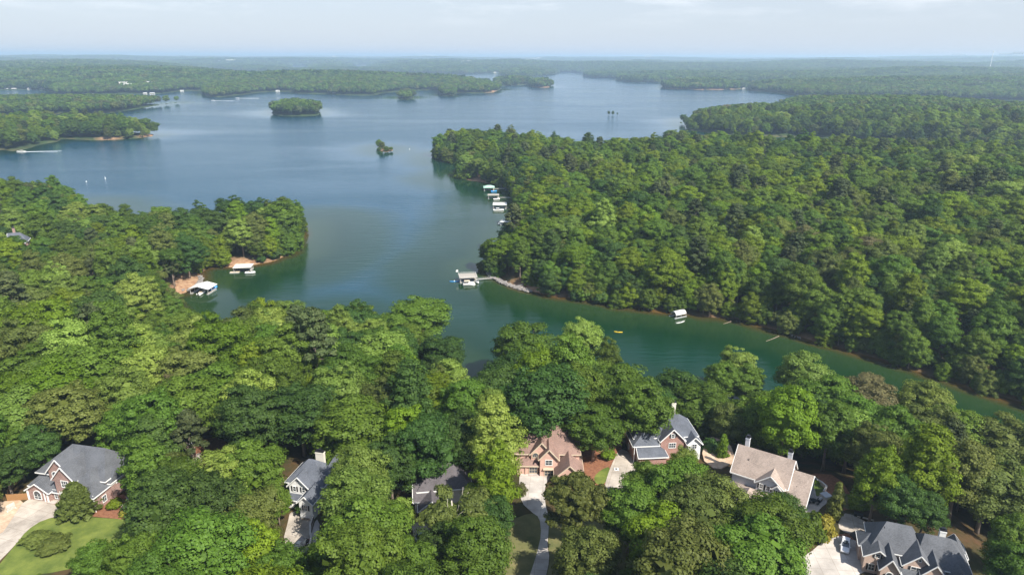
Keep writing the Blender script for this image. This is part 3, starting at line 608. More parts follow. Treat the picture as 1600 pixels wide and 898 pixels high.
# keep-out outlines in the photograph: (outline, distance of what must stay in view)
KEEP = [
 ([(25,772),(44,712),(100,690),(178,695),(186,745),(214,782),(206,812),(150,808),(205,840),(130,858),(-40,900),(-60,780)], 150),
 ([(432,742),(447,727),(505,716),(490,760),(493,800),(503,822),(485,860),(470,878),(448,850),(455,808),(462,770),(445,768)], 146),
 ([(650,752),(668,730),(726,728),(722,742),(690,745),(664,775),(662,800),(655,830),(642,806),(645,770)], 145),
 ([(812,690),(815,672),(852,668),(903,676),(913,735),(880,745),(862,745),(848,800),(835,800),(812,785)], 160),
 ([(800,812),(830,800),(842,820),(838,860),(850,898),(782,898),(784,845)], 128), ([(856,800),(862,820),(856,850)], 128),
 ([(975,660),(1048,650),(1095,684),(1070,697),(1030,690),(1000,700),(990,742),(970,765),(945,760),(960,720),(975,710)], 164),
 ([(925,745),(948,728),(953,740),(938,757)], 150), ([(945,822),(968,832),(992,850),(985,890),(965,880)], 125),
 ([(1136,735),(1162,692),(1232,710),(1275,732),(1262,765),(1292,775),(1285,800),(1262,808),(1235,770),(1215,770),(1180,765),(1168,790),(1160,760)], 150),
 ([(1262,740),(1302,745),(1296,765),(1272,762)], 150),
 ([(1288,855),(1322,832),(1345,815),(1388,812),(1440,825),(1462,838),(1510,880),(1500,920),(1320,920),(1262,900)], 120),
 ([(1262,872),(1290,846),(1345,838),(1345,862),(1310,898),(1262,898)], 121), ([(1308,812),(1325,802),(1362,818),(1345,830),(1318,830)], 135),
 ([(318,692),(340,690),(362,708),(345,712)], 172), ([(290,712),(312,706),(316,722),(296,724)], 165),
 ([(262,470),(258,440),(290,432),(322,433),(345,448),(345,468),(320,475),(300,470)], 345), ([(355,412),(400,412),(400,432),(355,432)], 375), ([(372,398),(384,398),(384,415),(372,415)], 378),
 ([(12,352),(32,350),(30,358),(10,358)], 420),
 ([(1034,232),(1058,234),(1058,242),(1034,241)], 640), ([(1070,234),(1094,234),(1094,246),(1070,246)], 650),
 ([(1040,480),(1078,480),(1078,510),(1040,510)], 310), ([(955,512),(978,514),(978,524),(955,524)], 290), ([(775,345),(803,345),(803,358),(775,358)], 480),
]
KEEPN = [(np.array(p, float), d) for p, d in KEEP]
def inpoly(px, py, P):
    ins = np.zeros(px.shape, bool); n = len(P)
    for i in range(n):
        ax, ay = P[i]; bx, by = P[(i + 1) % n]
        if ay != by: ins ^= ((ay > py) != (by > py)) & (px < (bx - ax) * (py - ay) / (by - ay) + ax)
    return ins
LITP = [np.array(p, float) for p in (
 [(44,712),(100,692),(172,700),(150,745),(158,790),(106,801),(45,778)], [(0,800),(40,782),(100,780),(100,802),(66,811),(22,853),(0,850)],
 [(440,740),(450,727),(500,718),(496,800),(452,800)], [(455,805),(494,803),(486,823),(470,860),(450,845)], [(815,676),(852,668),(900,676),(908,730),(865,745),(822,740)], [(812,745),(858,745),(850,790),(820,790)],
 [(980,665),(1048,652),(1090,686),(995,692)], [(960,715),(988,715),(992,745),(965,765),(950,758)], [(1141,732),(1163,694),(1232,714),(1270,733),(1250,785),(1225,765)],
 [(1255,785),(1270,765),(1285,780),(1268,808)], [(1335,860),(1390,815),(1455,835),(1490,870),(1480,900),(1340,900)], [(1312,820),(1328,804),(1355,820),(1335,832)], [(1250,880),(1290,855),(1310,865),(1290,900)],
 [(262,462),(275,440),(318,432),(320,445),(300,458)], [(800,830),(828,810),(838,850),(820,890),(792,890)])]
def shades(x, y, z, rad, zc, hz):
    x, y, z = np.atleast_1d(x), np.atleast_1d(y), np.atleast_1d(z); bad = np.zeros(x.shape, bool)
    for ip, P in enumerate(LITP):
        c = np.zeros(x.shape)
        for lev in (0.3, 3.0, 6.0):
            for (du, dv, dz_) in ((0,0,.6),(.6,0,0),(-.6,0,0),(0,.6,0),(0,-.6,0),(0,0,-.5),(.4,.4,.4),(-.4,.4,.4),(.4,-.4,.4),(-.4,-.4,.4)):
                X_ = x + du * rad; Y_ = y + dv * rad; Z_ = z + zc + dz_ * hz; gl_ = z + lev; t = np.maximum(Z_ - gl_, 0) / SUN.z
                a, b, _ = project(np.stack([X_ - SUN.x * t, Y_ - SUN.y * t, gl_], -1)); c += inpoly(a, b, P)
        bad |= c >= (1 if ip == 2 else 4)
    return bad
def blocked(x, y, z, rad, zc, hz):
    """would crowns standing here hide something the photograph shows"""
    x, y, z = np.atleast_1d(x), np.atleast_1d(y), np.atleast_1d(z)
    D = y; bad = np.zeros(x.shape, bool)
    smp = [(0, 0)] + [(math.cos(a) * f, math.sin(a) * f) for f in (0.5, 0.86) for a in np.arange(0, 6.28, 6.28 / 8)]
    for P, dist in KEEPN:
        c = np.zeros(x.shape)
        near = D < dist
        for (du, dv) in smp:
            px, py, _ = project(np.stack([x + du * rad, y, z + zc + dv * hz], -1))
            c += inpoly(px, py, P)
        bad |= near & (c >= 1)
    return bad
FOOT = []   # building footprints: (x, y, radius)

# trees placed from the photograph: crown centre x, y, width (px), shape, leaf, height factor
SPOT = [
 (205,862,100,'b','mid',1),(152,880,60,'b','mid',.8),(262,800,90,'b','dark',1),(208,745,62,'b','mid',.95),(240,705,70,'t','dark',.9),(285,745,76,'c','mid',.9),(345,745,78,'b','light',.85),(395,740,80,'b','mid',.9),
 (330,800,90,'b','dark',.95),(395,800,90,'c','olive',.9),(320,868,112,'b','mid',1),(405,868,78,'t','vivid',.8),(440,880,80,'b','mid',.9),(447,800,50,'b','mid',.9),(430,762,40,'t','mid',.8),
 (528,752,62,'b','light',.95),(560,735,92,'b','light',1.05),(515,870,60,'b','vivid',.75),(575,850,110,'b','mid',1),(560,790,90,'b','light',.9),(622,785,62,'b','light',.9),(645,862,70,'c','mid',.9),(610,720,62,'b','dark',1),
 (665,690,90,'c','dark',1),(720,690,70,'b','dark',1),(772,690,82,'t','light',1.05),(775,745,88,'t','vivid',.95),(712,795,112,'o','olive',.95),(740,862,96,'b','mid',.95),(690,850,60,'b','dark',.8),(765,805,60,'b','dark',.8),
 (905,775,108,'o','olive',1),(918,868,118,'b','olive',1),(985,800,78,'b','mid',.85),(1010,750,70,'b','mid',.8),(1060,750,90,'c','mid',.95),(1085,800,100,'c','olive',1),(1035,850,88,'b','vivid',.9),(1120,800,84,'b','olive',.95),
 (1195,830,96,'b','mid',.85),(1222,805,66,'b','dark',.7),(1180,880,110,'b','mid',.9),(1255,850,70,'b','mid',.8),(1120,870,70,'b','vivid',.8),(928,672,76,'b','mid',.72,'F'),(905,640,60,'b','dark',.9),(918,712,40,'b','mid',.5,'F'),
 (1372,745,84,'t','vivid',1),(1445,735,84,'t','vivid',1),(1412,775,60,'b','dark',.8),(1448,790,52,'b','dark',.7),(1545,760,90,'b','olive',1),(1580,830,90,'b','mid',1),(1530,820,60,'b','dark',.9),(1500,740,80,'b','olive',1),(1570,700,80,'b','olive',1),
 (1520,880,60,'b','vivid',.8),(1590,890,80,'b','mid',.9),(1297,668,66,'b','mid',1,'F'),(1262,648,60,'b','dark',1,'F'),(1240,660,70,'b','mid',1),(1342,655,70,'b','mid',1,'F'),(1142,640,96,'b','olive',1.0),(1098,632,80,'b','mid',.9,'F'),
 (1060,620,90,'b','dark',1),(1000,640,80,'b','mid',1),(960,610,90,'b','mid',1),(900,610,90,'c','mid',1),(850,630,110,'b','dark',1.15),(800,600,100,'b','dark',1.15),(905,540,60,'b','light',1.15),(950,565,46,'t','mid',1),(820,548,90,'b','mid',1.15),
 (1150,572,50,'b','light',.95),(1168,600,50,'b','mid',.9),(1130,590,46,'b','mid',.9),(1255,592,70,'b','light',1.05),(1190,650,80,'b','mid',1),(700,600,60,'b','light',.95),(665,625,100,'b','vivid',1),(595,560,84,'b','light',1.05),(530,620,74,'b','light',1),(555,680,110,'b','mid',1),(640,680,70,'b','vivid',1),
 (600,630,60,'b','olive',1),(490,520,62,'b','vivid',1),(560,505,56,'b','vivid',1),(650,500,90,'b','mid',1),(625,545,50,'b','dark',1),(690,560,60,'b','dark',1),(450,560,80,'b','dark',1),(455,500,60,'b','light',1),
 (420,600,80,'b','mid',1),(470,650,90,'b','dark',1),(345,620,100,'b','mid',1),(385,660,80,'b','dark',1.1),(290,640,90,'b','mid',1),(200,620,66,'b','light',1.05),(195,680,76,'b','mid',1.05),(195,545,80,'b','light',1),(130,590,100,'b','mid',1.05),
 (60,590,90,'b','mid',1),(40,660,90,'b','light',1),(110,650,90,'b','olive',1),(30,715,60,'b','dark',.9),(75,710,50,'t','dark',.8),(300,580,80,'b','olive',1),(255,560,70,'b','light',.95),(10,560,60,'b','light',1),
 (1400,680,80,'b','mid',1),(1480,680,80,'b','mid',1),(1440,640,70,'b','light',1),(1350,625,70,'b','dull',.95),(1300,630,76,'b','mid',1),(770,655,60,'t','light',.9),(6,722,60,'b','dark',.8,'F'),(26,700,52,'b','mid',.9,'F'),(4,760,50,'b','dark',.6,'F'),(60,690,50,'b','dark',.9,'F'),
]
SZ = {'b': ('broad', 4), 'c': ('clumpy', 3), 't': ('tall', 3), 'p': ('pine', 3), 'o': ('open', 2)}
cnts = {}
for (px_, py_, wd, sh, mk, hf, *fl) in SPOT:
    k, nn_ = SZ[sh]; cnts[sh] = cnts.get(sh, -1) + 1; name = f'{k}{cnts[sh] % nn_}'
    _, _, rad, zc, hz, H_ = SHAPES[name]
    zg = 13.0
    for it in range(3):
        x, y = pix(px_, py_, zg + zc * hf * 0.93); zg = max(0.5, gz(x, y))
    s_ = wd / FPX * math.hypot(y, CAMH - zg) / (2 * rad) * 1.06
    s0 = s_; szz = hf * (0.5 + 0.5 * min(1.2, s_)) * 0.92
    while s_ > 0.35 * s0 and (blocked(x, y, zg, rad * s_, zc * szz, hz * szz)[0] or (not fl and shades(x, y, zg, rad * s_, zc * szz, hz * szz)[0])): s_ *= 0.93; szz *= 0.96
    if s_ > 0.35 * s0: add_tree(x, y, name, mk, s_, szz, z=zg, spot=True)
    else: print('dropped', px_, py_)
# small garden trees and shrubs, standing on the ground at the given pixel
GARDEN = [
 (124,802,'spruce0','olive',1.0,.98,'wide layered yellow green evergreen at the corner of the garage','evergreen'),
 (1303,812,'cone0','olive',1.0,1.1,'narrow pointed evergreen between the patio and the upper driveway','evergreen'),
 (1278,838,'bush0','gold',1.3,1.5,'round bright yellow shrub below the pointed evergreen','shrub'),
 (1262,838,'bush1','mid',1.7,1.8,'large mid green shrub left of the bright yellow shrub','shrub'),
 (1226,832,'bush0','gold',.6,.5,'small gold shrub in front of the tan roofed house','shrub'),
 (1128,712,'cone0','vivid',.9,.9,'bright yellow green conical tree left of the tan roofed house','tree'),
 (180,792,'bush1','vivid',.75,.55,'low bright green shrub in the mulch bed beside the brick garage','shrub'),
 (193,805,'bush0','gold',.4,.3,'small yellow shrub at the edge of the mulch bed','shrub'),
 (200,801,'bush1','dark',.4,.4,'small dark shrub near the little patio of the brick house','shrub'),
 (60,846,'bush0','olive',1.2,.5,'sparse olive shrub on the curved lawn, left one','shrub'),
 (84,856,'bush1','olive',1.4,.55,'spreading olive shrub on the curved lawn, right one','shrub'),
 (812,772,'bush0','dull',.7,.8,'dark reddish shrub beside the pale driveway','shrub'),
 (950,716,'bush1','vivid',.8,.7,'round green shrub beside the driveway of the slate roofed house','shrub'),
 (1115,700,'bush1','dark',1.2,1.5,'dark shrub behind the right end of the slate roofed house','shrub'),
 (478,800,'bush0','dark',.9,.9,'dark green shrub at the foot of the white house','shrub'),
 (445,790,'bush1','mid',1.1,1.2,'mid green shrub left of the entrance of the white house','shrub'),
 (1272,752,'bush0','vivid',.6,.4,'clipped green shrub on the bank beside the patio','shrub'),
 (1340,792,'bush1','vivid',1.0,.7,'low bright green shrub above the upper driveway','shrub'),
 (274,431,'bush1','vivid',1.3,1.7,'round green bush on the sandy point by the white roofed dock','bush'),
]
for (px_, py_, shn, mk, s_, sz_, lb, ct) in GARDEN:
    zg = 14.0 if py_ > 500 else 1.5
    x, y = pix(px_, py_, zg); add_tree(x, y, shn, mk, s_, sz_, z=(None if py_ > 500 else zg), own=(lb, ct))
# fix the bush on the point to the ground level there
# lone trees standing in the lake
for k, (px_, s_, lb) in enumerate([(951, .42, 'leftmost of three small trees standing in the open lake'), (957.5, .44, 'middle one of three small trees standing in the open lake'), (964.5, .26, 'shortest tree at the right of three standing in the lake')]):
    x, y = pix(px_, 180.5, 0); add_tree(x, y, 'broad%d' % k, 'dark', s_, s_ * 1.15, z=-0.6, own=(lb, 'tree'))
for k, (px_, py_, s_, sz_, mk, lb) in enumerate([(597, 234.5, .62, .82, 'olive', 'tallest tree on the tiny round islet in the lake'), (604, 236, .6, .52, 'mid', 'middle tree on the tiny round islet'), (611, 235.5, .45, .40, 'vivid', 'low tree at the right end of the tiny islet'), (592.5, 235.5, .4, .36, 'mid', 'low tree at the left end of the tiny islet')]):
    x, y = pix(px_, py_, 0.8); add_tree(x, y, 'broad%d' % k, mk, s_, sz_ * .72, z=-0.6, own=(lb, 'tree'))
#@@PART3
# ------------------------------------------------------------------ forest: scattered trees
fx = []; 
def grid(r0, r1, sp, half=R(43)):
    n = int(2 * r1 * math.sin(half) / sp) + 2; m = int(r1 / sp) + 2
    xs = (np.arange(n) - n / 2) * sp; ys = np.arange(m) * sp
    X, Y = np.meshgrid(xs, ys); X = X + rng.uniform(-.42, .42, X.shape) * sp; Y = Y + rng.uniform(-.42, .42, Y.shape) * sp
    X = X.ravel(); Y = Y.ravel(); D = np.hypot(X, Y); k = (D > r0) & (D < r1) & (np.abs(np.arctan2(X, Y)) < half)
    return X[k], Y[k]
TA = np.array([[t['x'], t['y'], SHAPES[t['shape']][2] * t['s']] for t in TREES])
x, y = grid(82, 420, 9.6)
s_ = landdist(x, y); ok = s_ > 1.0
x, y, s_ = x[ok], y[ok], s_[ok]; z = height(x, y, s_)
dm = np.min(np.hypot(x[:, None] - TA[None, :, 0], y[:, None] - TA[None, :, 1]) / (TA[None, :, 2] * 0.72 + 2.6), axis=1)
ok = dm > 1
HOUSES_AT = [(-108.5, 147.5, 10.5), (-51, 145, 9), (-17, 144, 9), (9.5, 157, 12), (42, 165, 12), (63, 149, 13), (84, 124, 14), (-85,164,5)]
for hx, hy, hr in HOUSES_AT: ok &= np.hypot(x - hx, y - hy) > hr + 2.5
x, y, z, s_ = x[ok], y[ok], z[ok], s_[ok]
mixn = fbm(x / 45, y / 45, 41, 2); u = rng.uniform(size=len(x)); u2 = rng.uniform(size=len(x))
def kinds(x, y, mixn, u, u2):
    m = []; sh = []
    for i in range(len(x)):
        a = u[i]; right = (x[i] > -30 and y[i] > 290)
        if a < 0.07: m.append('pine'); sh.append('pine%d' % (int(u2[i] * 3)))
        else:
            b = 0.5 * mixn[i] + 0.75 * u2[i]
            if right: mk = 'dark' if b < .36 else 'mid' if b < .62 else 'vivid' if b < .92 else 'olive' if b < 1.0 else 'light' if b < 1.14 else 'dull'
            else: mk = 'dark' if b < .40 else 'mid' if b < .72 else 'olive' if b < .79 else 'vivid' if b < .91 else 'light' if b < 1.12 else 'dull'
            m.append(mk); c = (a * 53.7) % 1
            sh.append('broad%d' % int((a * 917) % 4) if c < .58 else 'clumpy%d' % int((a * 917) % 3) if c < .80 else 'tall%d' % int((a * 917) % 3))
    return m, sh
mk, sh = kinds(x, y, mixn, u, u2)
sc = rng.uniform(0.62, 1.4, len(x)) * (0.9 + 0.3 * fbm(x / 60, y / 60, 61, 2)); sc = np.where(s_ < 6, sc * 0.75, sc)
rad = np.array([SHAPES[k][2] for k in sh]) * sc; zc = np.array([SHAPES[k][3] for k in sh]) * sc; hz = np.array([SHAPES[k][4] for k in sh]) * sc
bad = blocked(x, y, z, rad, zc, hz) | shades(x, y, z, rad, zc, hz)
# a shorter tree may stand where a tall one would hide the view
sc2 = np.where(bad, sc * 0.42, sc); bad2 = blocked(x, y, z, rad * .42, zc * .42, hz * .42) | shades(x, y, z, rad * .42, zc * .42, hz * .42)
for i in range(len(x)):
    if bad[i] and (bad2[i] or u[i] > 0.7): continue
    add_tree(x[i], y[i], sh[i], mk[i], sc2[i], sc2[i] * .88, z=z[i])
# low growth leaning out over the shore
x, y = grid(120, 1000, 4.0); s_ = landdist(x, y); ok = (s_ > -0.9) & (s_ < 6.5) ; x, y, s_ = x[ok], y[ok], s_[ok]; z = height(x, y, s_)
bad = blocked(x, y, z, 3, 3.5, 3)
for (px_, py_, r_) in [(310,446,22), (375,412,9), (735,284,16), (380,404,8), (800,450,9), (830,458,9),(790,440,8)]:
    cx, cy_ = pix(px_, py_, 1.0); bad |= np.hypot(x - cx, y - cy_) < r_
EDGE = []
bad |= np.hypot(x - pix(601, 235, 0)[0], y - pix(601, 235, 0)[1]) < 34
for i in range(len(x)):
    if not bad[i] and rng.uniform() < 0.85: EDGE.append((x[i], y[i], z[i] - 0.4, ('bush0', 'bush1', 'broad1', 'broad2', 'broad3')[rng.integers(5)], ('mid', 'vivid', 'dark', 'vivid', 'mid', 'olive')[rng.integers(6)], rng.uniform(.9, 1.9)))
LANDMARK = [
 ('the red brick house', -108, 146), ('the white house', -51, 143), ('the half hidden dark roofed house', -17, 141),
 ('the salmon brick house', 9.5, 157), ('the slate roofed house', 42, 164), ('the tan roofed house', 64, 147), ('the many gabled house', 84, 122),
 ('the white roofed dock', -161, 336), ('the arched white boat shelter', 80, 305), ('the dock at the wooded point', -24, 357), ('the dark parked car', -47, 128), ('the small clearing', -76, 165),
 ('the bend of the inlet', -12, 232), ('the creek at the right edge', 165, 190), ('the V shaped inlet', -18, 215),
]
ORD = ['nearest', 'second nearest', 'third nearest', 'fourth nearest', 'fifth nearest', 'sixth nearest', 'seventh nearest', 'eighth nearest', 'ninth nearest', 'tenth nearest', 'eleventh nearest', 'twelfth nearest', 'thirteenth nearest', 'fourteenth nearest', 'fifteenth nearest']
LANDMARK = [l for l in LANDMARK if l[0] not in ('the bend of the inlet',)]
for t in TREES:
    if t['z'] is None: t['z'] = gz(t['x'], t['y'])
P = np.array([[t['x'], t['y'], t['z'] + SHAPES[t['shape']][3] * t['s']] for t in TREES])
px_, py_, dep = project(P); rad = np.array([SHAPES[t['shape']][2] * t['s'] for t in TREES])
show = rad * FPX / dep
inside = (px_ > -25) & (px_ < 1625) & (py_ > 0) & (py_ < 940)
score = np.where(inside, show, 0) + np.array([1000 if 'own' in t else 400 if 'spot' in t else 0 for t in TREES]) * inside
order = np.argsort(-score)
NTH = 298
TOP = [int(i) for i in order[:NTH] if score[i] > 0]
cells = {}
for i in TOP:
    t = TREES[i]
    if 'own' in t: continue
    dd = [math.hypot(t['x'] - l[1], t['y'] - l[2]) for l in LANDMARK]; k = int(np.argmin(dd)); l = LANDMARK[k]
    dx, dy = t['x'] - l[1], t['y'] - l[2]
    if abs(dx) > abs(dy): side = 'right of' if dx > 0 else 'left of'
    else: side = 'behind' if dy > 0 else 'in front of'
    sh = t['shape']; form = 'p' if sh.startswith('pine') else 'o' if sh.startswith('open') else 't' if sh.startswith('tall') else 'b'
    t['kw'] = KINDWORD.get((t['mat'], form), KINDWORD.get((t['mat'], 'b'), 'leafy green tree'))
    cells.setdefault((t['kw'], side, l[0]), []).append((dd[k], i))
LABEL = {}
for (kw, side, ln), lst in cells.items():
    lst.sort()
    for j, (d_, i) in enumerate(lst):
        LABEL[i] = f'{kw} {side} {ln}' if len(lst) == 1 else f'{ORD[min(j, 14)]} {kw} {side} {ln}'
def crown_copy(me_, mk, name='crown'):
    o = bpy.data.objects.new(name, me_); C.objects.link(o); o.material_slots[0].link = 'OBJECT'; o.material_slots[0].material = LEAF[mk]; return o
for i in TOP:
    t = TREES[i]; cm, tm, *_ = SHAPES[t['shape']]
    sh = t['shape']; nm = 'pine_tree' if sh.startswith('pine') else 'shrub' if sh.startswith('bush') else 'evergreen_tree' if sh[:4] in ('cone', 'spru') else 'leafy_tree'
    e = empty(nm, (t['x'], t['y'], t['z']), t['rot']); e.scale = (t['s'], t['s'], t['sz'])
    if 'own' in t: tag(e, t['own'][0], t['own'][1], 'shrubs and small trees in the gardens' if t['own'][1] in ('shrub', 'evergreen') else 'small trees out in the lake' if t['y'] > 700 else None)
    else: tag(e, LABEL[i], 'tree', 'trees of the near woods')
    c = crown_copy(cm, t['mat']); c.parent = e
    if tm:
        k = bpy.data.objects.new('trunk', tm); C.objects.link(k); k.parent = e

# everything past those 298 is one mass of trees
topset = set(TOP)
PT = [(t['x'], t['y'], t['z'], t['shape'], t['mat'], t['s'], t['sz'], t['rot']) for i, t in enumerate(TREES) if i not in topset]
for (x_, y_, z_, shn, mk_, s_) in EDGE:
    if shn[:5] == 'broad': PT.append((x_, y_, z_ - 4.0, shn, mk_, s_ * .5, s_ * .52, rng.uniform(0, 6.28)))
    else: PT.append((x_, y_, z_, shn, mk_, s_, s_ * 1.1, rng.uniform(0, 6.28)))
x, y = grid(420, 1350, 10.8); s_ = landdist(x, y); ok = s_ > 1.5; x, y, s_ = x[ok], y[ok], s_[ok]; z = height(x, y, s_)
mixn = fbm(x / 70, y / 70, 41, 2); u = rng.uniform(size=len(x)); u2 = rng.uniform(size=len(x))
mk, sh = kinds(x, y, mixn, u, u2); sc = rng.uniform(0.66, 1.5, len(x)) * (0.92 + 0.32 * fbm(x / 80, y / 80, 61, 2)); sc = np.where(s_ < 6, sc * .75, sc)
rad = np.array([SHAPES[k][2] for k in sh]) * sc; zc = np.array([SHAPES[k][3] for k in sh]) * sc; hz = np.array([SHAPES[k][4] for k in sh]) * sc
bad = blocked(x, y, z, rad, zc, hz) | (np.hypot(x - pix(601, 235, 0)[0], y - pix(601, 235, 0)[1]) < 34)
for i in range(len(x)):
    if not bad[i]: PT.append((x[i], y[i], z[i] - 1.5, sh[i], mk[i], sc[i], sc[i] * .84, u[i] * 600))
def scatter(r0, r1, sp, shape, n, smin, smax, zs):
    x, y = grid(r0, r1, sp); s_ = landdist(x, y); ok = s_ > 1.5; x, y, s_ = x[ok], y[ok], s_[ok]; z = height(x, y, s_)
    mixn = fbm(x / 150, y / 150, 41, 3); u = rng.uniform(size=len(x)); u2 = rng.uniform(size=len(x)); mk, _ = kinds(x * 0 - 100, y * 0, mixn, u, u2)
    r_ = []
    for i in range(len(x)):
        s = rng.uniform(smin, smax); mk[i] = {'light': 'mid', 'vivid': 'mid', 'mid': 'dark' if u[i] > .45 else 'mid'}.get(mk[i], mk[i]); r_.append((x[i], y[i], z[i], f'{shape}{int(u2[i] * n) % n}', mk[i], s, s * zs, u[i] * 600))  # darker leaf kinds stand in for the shade missing between far crowns
    return r_
FAR = scatter(1350, 2900, 10.5, 'lump', 3, .85, 1.35, .82)
MASS = scatter(2900, 7000, 25, 'mass', 3, .85, 1.15, 1.0) + scatter(7000, 15000, 52, 'mass', 3, 1.7, 2.4, .55)

def forest(name, pts, label):
    keys = sorted({(p[3], p[4]) for p in pts}); ki = {k: i for i, k in enumerate(keys)}
    cc = bpy.data.collections.new(name + '_kinds'); tcn = bpy.data.collections.new(name + '_trunks')
    for i, (shn, mk_) in enumerate(keys):
        o = bpy.data.objects.new('%s_kind_%03d' % (name, i), SHAPES[shn][0]); o.material_slots[0].link = 'OBJECT'; o.material_slots[0].material = LEAF[mk_]; cc.objects.link(o)
    tk = sorted({k[0] for k in keys if SHAPES[k[0]][1]})
    for i, shn in enumerate(tk):
        o = bpy.data.objects.new('%s_trunk_%03d' % (name, i), SHAPES[shn][1]); tcn.objects.link(o)
    ti = {k: i for i, k in enumerate(tk)}
    me_ = bpy.data.meshes.new(name); me_.vertices.add(len(pts)); A = np.array([[p[0], p[1], p[2]] for p in pts], np.float32)
    me_.vertices.foreach_set('co', A.ravel())
    a = me_.attributes.new('pick', 'INT', 'POINT'); a.data.foreach_set('value', np.array([ki[(p[3], p[4])] for p in pts], np.int32))
    a = me_.attributes.new('picktrunk', 'INT', 'POINT'); a.data.foreach_set('value', np.array([ti.get(p[3], -1) if math.hypot(p[0], p[1]) < 700 else -1 for p in pts], np.int32))
    a = me_.attributes.new('size', 'FLOAT_VECTOR', 'POINT'); a.data.foreach_set('vector', np.array([[p[5], p[5], p[6]] for p in pts], np.float32).ravel())
    a = me_.attributes.new('turn', 'FLOAT_VECTOR', 'POINT'); a.data.foreach_set('vector', np.array([[0, 0, p[7]] for p in pts], np.float32).ravel())
    o = bpy.data.objects.new(name, me_); C.objects.link(o); tag(o, label, None, None, 'stuff')
    ng = bpy.data.node_groups.new(name, 'GeometryNodeTree'); ng.interface.new_socket('Geometry', in_out='INPUT', socket_type='NodeSocketGeometry'); ng.interface.new_socket('Geometry', in_out='OUTPUT', socket_type='NodeSocketGeometry')
    N = ng.nodes.new; K = ng.links.new; gi = N('NodeGroupInput'); go = N('NodeGroupOutput'); jn = N('GeometryNodeJoinGeometry')
    def attr(nm, ty):
        n = N('GeometryNodeInputNamedAttribute'); n.data_type = ty; n.inputs['Name'].default_value = nm; return n.outputs['Attribute']
    def inst(coll, nm, sel=False):
        ci = N('GeometryNodeCollectionInfo'); ci.inputs['Collection'].default_value = coll; ci.inputs['Separate Children'].default_value = True; ci.inputs['Reset Children'].default_value = True
        ip = N('GeometryNodeInstanceOnPoints'); ip.inputs['Pick Instance'].default_value = True
        K(gi.outputs[0], ip.inputs['Points']); K(ci.outputs[0], ip.inputs['Instance']); K(attr(nm, 'INT'), ip.inputs['Instance Index'])
        K(attr('turn', 'FLOAT_VECTOR'), ip.inputs['Rotation']); K(attr('size', 'FLOAT_VECTOR'), ip.inputs['Scale'])
        if sel:
            cp = N('FunctionNodeCompare'); cp.data_type = 'INT'; cp.operation = 'GREATER_EQUAL'; K(attr(nm, 'INT'), cp.inputs[2]); cp.inputs[3].default_value = 0; K(cp.outputs[0], ip.inputs['Selection'])
        K(ip.outputs[0], jn.inputs[0])
    inst(cc, 'pick')
    if tk: inst(tcn, 'picktrunk', True)
    K(jn.outputs[0], go.inputs[0])
    md = o.modifiers.new('trees', 'NODES'); md.node_group = ng
    return o
forest('forest', PT, 'dense leafy woods covering the hills around the creek and lake')
forest('distant_forest', FAR, 'woods on the far shores and islands of the lake')
forest('hazy_forest', MASS, 'bluish woods reaching to the horizon')
print('TREES', len(TREES), 'forest', len(PT), len(FAR), len(MASS))
#@@HAZE
def haze():
    mb = MB(); mb.box(-66000, 66000, -1500, 78000, -4.5, 175)
    m = bpy.data.materials.new('haze'); nt, N, K = nodes(m); out = N('ShaderNodeOutputMaterial'); v = N('ShaderNodeVolumePrincipled')
    v.inputs['Color'].default_value = (0.62, 0.80, 1.0, 1); v.inputs['Density'].default_value = HAZE; v.inputs['Anisotropy'].default_value = 0.2
    K(v.outputs[0], out.inputs['Volume']); o = mb.build('haze', m); tag(o, 'thin summer haze', None, None, 'stuff')
HAZE = 0.000115
haze()

# ------------------------------------------------------------------ ground sheets round the houses
G0 = 14.0
def slab(name, pts, material, top, label=None, cat=None, kind='structure', z=G0, zb=None):
    P_ = [pix(px_, py_, z) for px_, py_ in pts]
    # smooth the outline a little
    Q_ = []
    for i in range(len(P_)):
        a, b = P_[i], P_[(i + 1) % len(P_)]
        Q_ += [(a[0] * .78 + b[0] * .22, a[1] * .78 + b[1] * .22), (a[0] * .22 + b[0] * .78, a[1] * .22 + b[1] * .78)]
    mb = MB(); mb.prism(Q_, z - 0.25 if zb is None else zb, z + top); o = mb.build(name, material)
    bm = bmesh.new(); bm.from_mesh(o.data); bmesh.ops.triangulate(bm, faces=[f for f in bm.faces if len(f.verts) > 4]); bm.to_mesh(o.data); bm.free()
    tag(o, label, cat, None, kind); return o
slab('sandy_path', [(-60,790),(0,783),(40,780),(26,806),(0,838),(-60,852)], M['sand'], .024, 'sandy strip beside the curved driveway')
slab('driveway', [(38,781),(64,778),(92,776),(98,790),(106,803),(68,811),(42,828),(22,853),(-10,885),(-80,898),(-60,850),(0,838),(22,806)], M['concrete'], .064, 'pale curved concrete driveway')
slab('lawn', [(106,805),(150,808),(205,812),(250,830),(220,860),(150,880),(60,898),(-20,905),(22,853),(42,828),(68,811)], M['lawn'], .044, 'bright green curved lawn')
slab('mulch_bed', [(106,801),(120,795),(160,790),(186,768),(215,786),(204,812),(150,807)], M['mulch'], .030, 'red brown mulch bed')
slab('patio', [(187,787),(205,786),(208,802),(196,801)], M['concretew'], .070, 'small pale patio')
slab('driveway', [(453,800),(466,797),(494,797),(488,823),(478,863),(463,870),(442,845),(450,815)], M['concrete'], .052, 'beige driveway of the white house')
slab('path', [(494,808),(501,822),(490,856),(478,880),(471,877),(484,842)], M['concretew'], .038, 'grey gravel strip outside the curved wall')
slab('driveway', [(640,810),(672,808),(690,830),(680,855),(650,850)], M['concrete'], .055, 'driveway of the dark roofed house')
